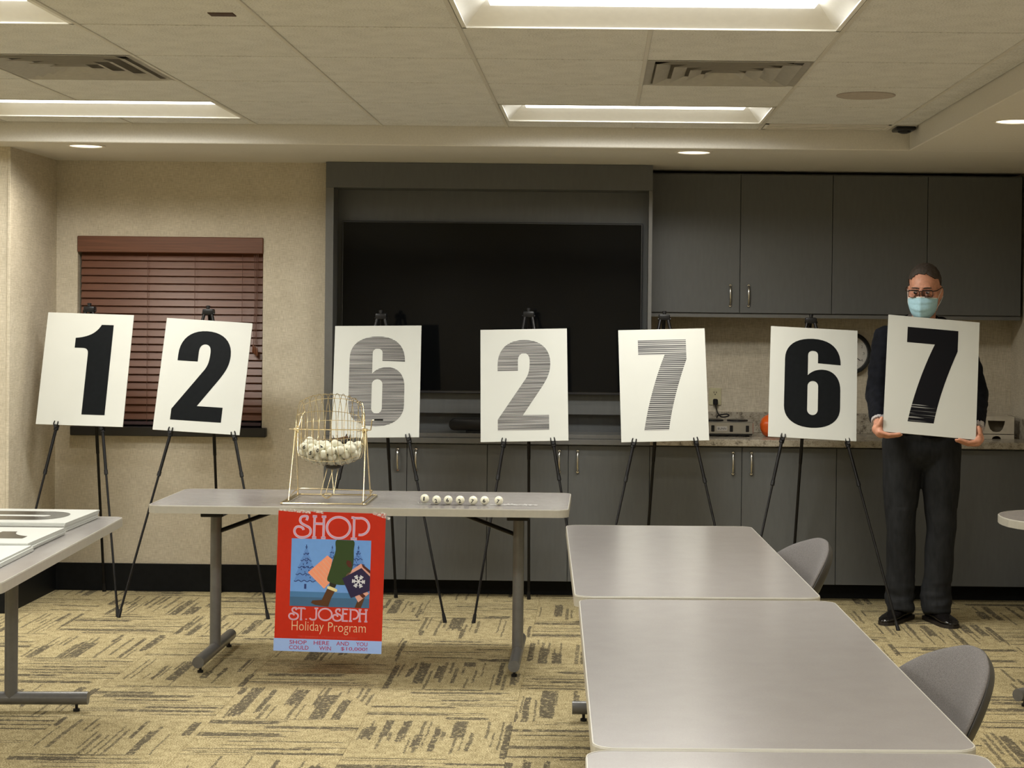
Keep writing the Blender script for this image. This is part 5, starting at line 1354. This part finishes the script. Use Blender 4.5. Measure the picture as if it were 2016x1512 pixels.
bm = nb(); tube(bm, catmull([(1.598, 9.175, 1.575), (1.590, 9.162, 1.545), (1.600, 9.152, 1.50)], 5), 0.003, 8); part(man, 'jacket_zip', bm, 'nickel')
# trousers
bm = nb()
ell(bm, (1.690, 9.285, 0.985), (0.188, 0.122, 0.12)); ell(bm, (1.692, 9.285, 0.90), (0.200, 0.128, 0.11))
for s, (a, b, c) in ((-1, (HIPL, KN_L, AN_L)), (1, (HIPR, KN_R, AN_R))):
    capsule(bm, a, a.lerp(b, 0.5), 0.106, 0.098); capsule(bm, a.lerp(b, 0.5), b, 0.098, 0.080)
    tube(bm, [b.lerp(c, q / 8) for q in range(9)], [0.078, 0.077, 0.076, 0.0755, 0.075, 0.075, 0.0755, 0.076, 0.077], 18); ell(bm, b, (0.078,) * 3)
    tube(bm, [c + Vector((0, -0.01, 0.06)), c + Vector((0, -0.030, -0.042))], [0.074, 0.072], 18)
j = fleshed(bm, 0.008, 3)
for v in j.verts:
    w_ = 1.0 if v.co.z < 0.6 else 0.5
    lowk = max(0, 1 - abs(v.co.z - 0.13) / 0.14)
    v.co += v.normal * (0.011 * w_ * noise.noise(Vector((v.co.x * 13, v.co.y * 13, v.co.z * 6 + v.co.x * 9))) + 0.013 * lowk * noise.noise(Vector((v.co.x * 9, v.co.y * 9, v.co.z * 34))))
    # pressed crease down the front
part(man, 'trousers', j, 'trousers', 'all', label='dark charcoal trousers')
# shoes
def shoe(an, ang, name='shoe'):
    m = Matrix.Translation((an.x, an.y, 0)) @ Matrix.Rotation(ang, 4, 'Z')
    prof = [(0.085, 0.030, 0.068, 0.0), (0.060, 0.037, 0.082, 0.0), (0.01, 0.038, 0.085, 0.0), (-0.05, 0.040, 0.076, 0.0), (-0.10, 0.045, 0.060, 0.0), (-0.145, 0.047, 0.050, 0.0), (-0.18, 0.041, 0.042, 0.0), (-0.203, 0.026, 0.032, 0.0), (-0.211, 0.008, 0.024, 0)]
    bm = nb(); rings = []; n = 20
    for y, w, h, _ in prof:
        rg = []
        for k in range(n):
            a = 2 * PI * k / n; c, s = math.cos(a), math.sin(a)
            rg.append(bm.verts.new(m @ Vector((w * math.copysign(abs(c) ** 0.8, c), y, 0.014 + (h - 0.014) * (0.5 + 0.5 * s)))))
        rings.append(rg)
    for i in range(len(rings) - 1):
        for k in range(n): bm.faces.new((rings[i][k], rings[i][(k + 1) % n], rings[i + 1][(k + 1) % n], rings[i + 1][k]))
    bm.faces.new(rings[0]); bm.faces.new(rings[-1]); bmesh.ops.recalc_face_normals(bm, faces=bm.faces[:])
    sh = part(man, name, bm, 'shoe', 'all')
    out = [(p[1] * 1.05, p[0]) for p in prof] + [(-p[1] * 1.05, p[0]) for p in prof[::-1]]
    bm = nb(); prism(bm, out, 0.0, 0.018, 'z'); bm.transform(m); part(sh, 'sole', bm, 'shoe_sole', False)
    bm = nb(); box(bm, -0.038, 0.038, 0.01, 0.085, 0.0, 0.024, 0.003); bm.transform(m); part(sh, 'heel', bm, 'shoe_sole', False)
    for q in range(4):
        bm = nb(); y = -0.035 - 0.018 * q; z = 0.079 - 0.006 * q; tube(bm, [m @ Vector(p) for p in ((-0.020, y, z - 0.004), (0, y, z + 0.0025), (0.020, y, z - 0.004))], 0.0024, 6); part(sh, 'lace', bm, 'black_plastic')
shoe(AN_L + Vector((0.01, 0.0, 0)), math.radians(-36)); shoe(AN_R + Vector((0.0, 0.0, 0)), math.radians(16))
number_board(BD, '7', 'white board with a solid black 7 held up by the man', 'print_scratched', 'number boards', dx=-0.003, dz=0.004)
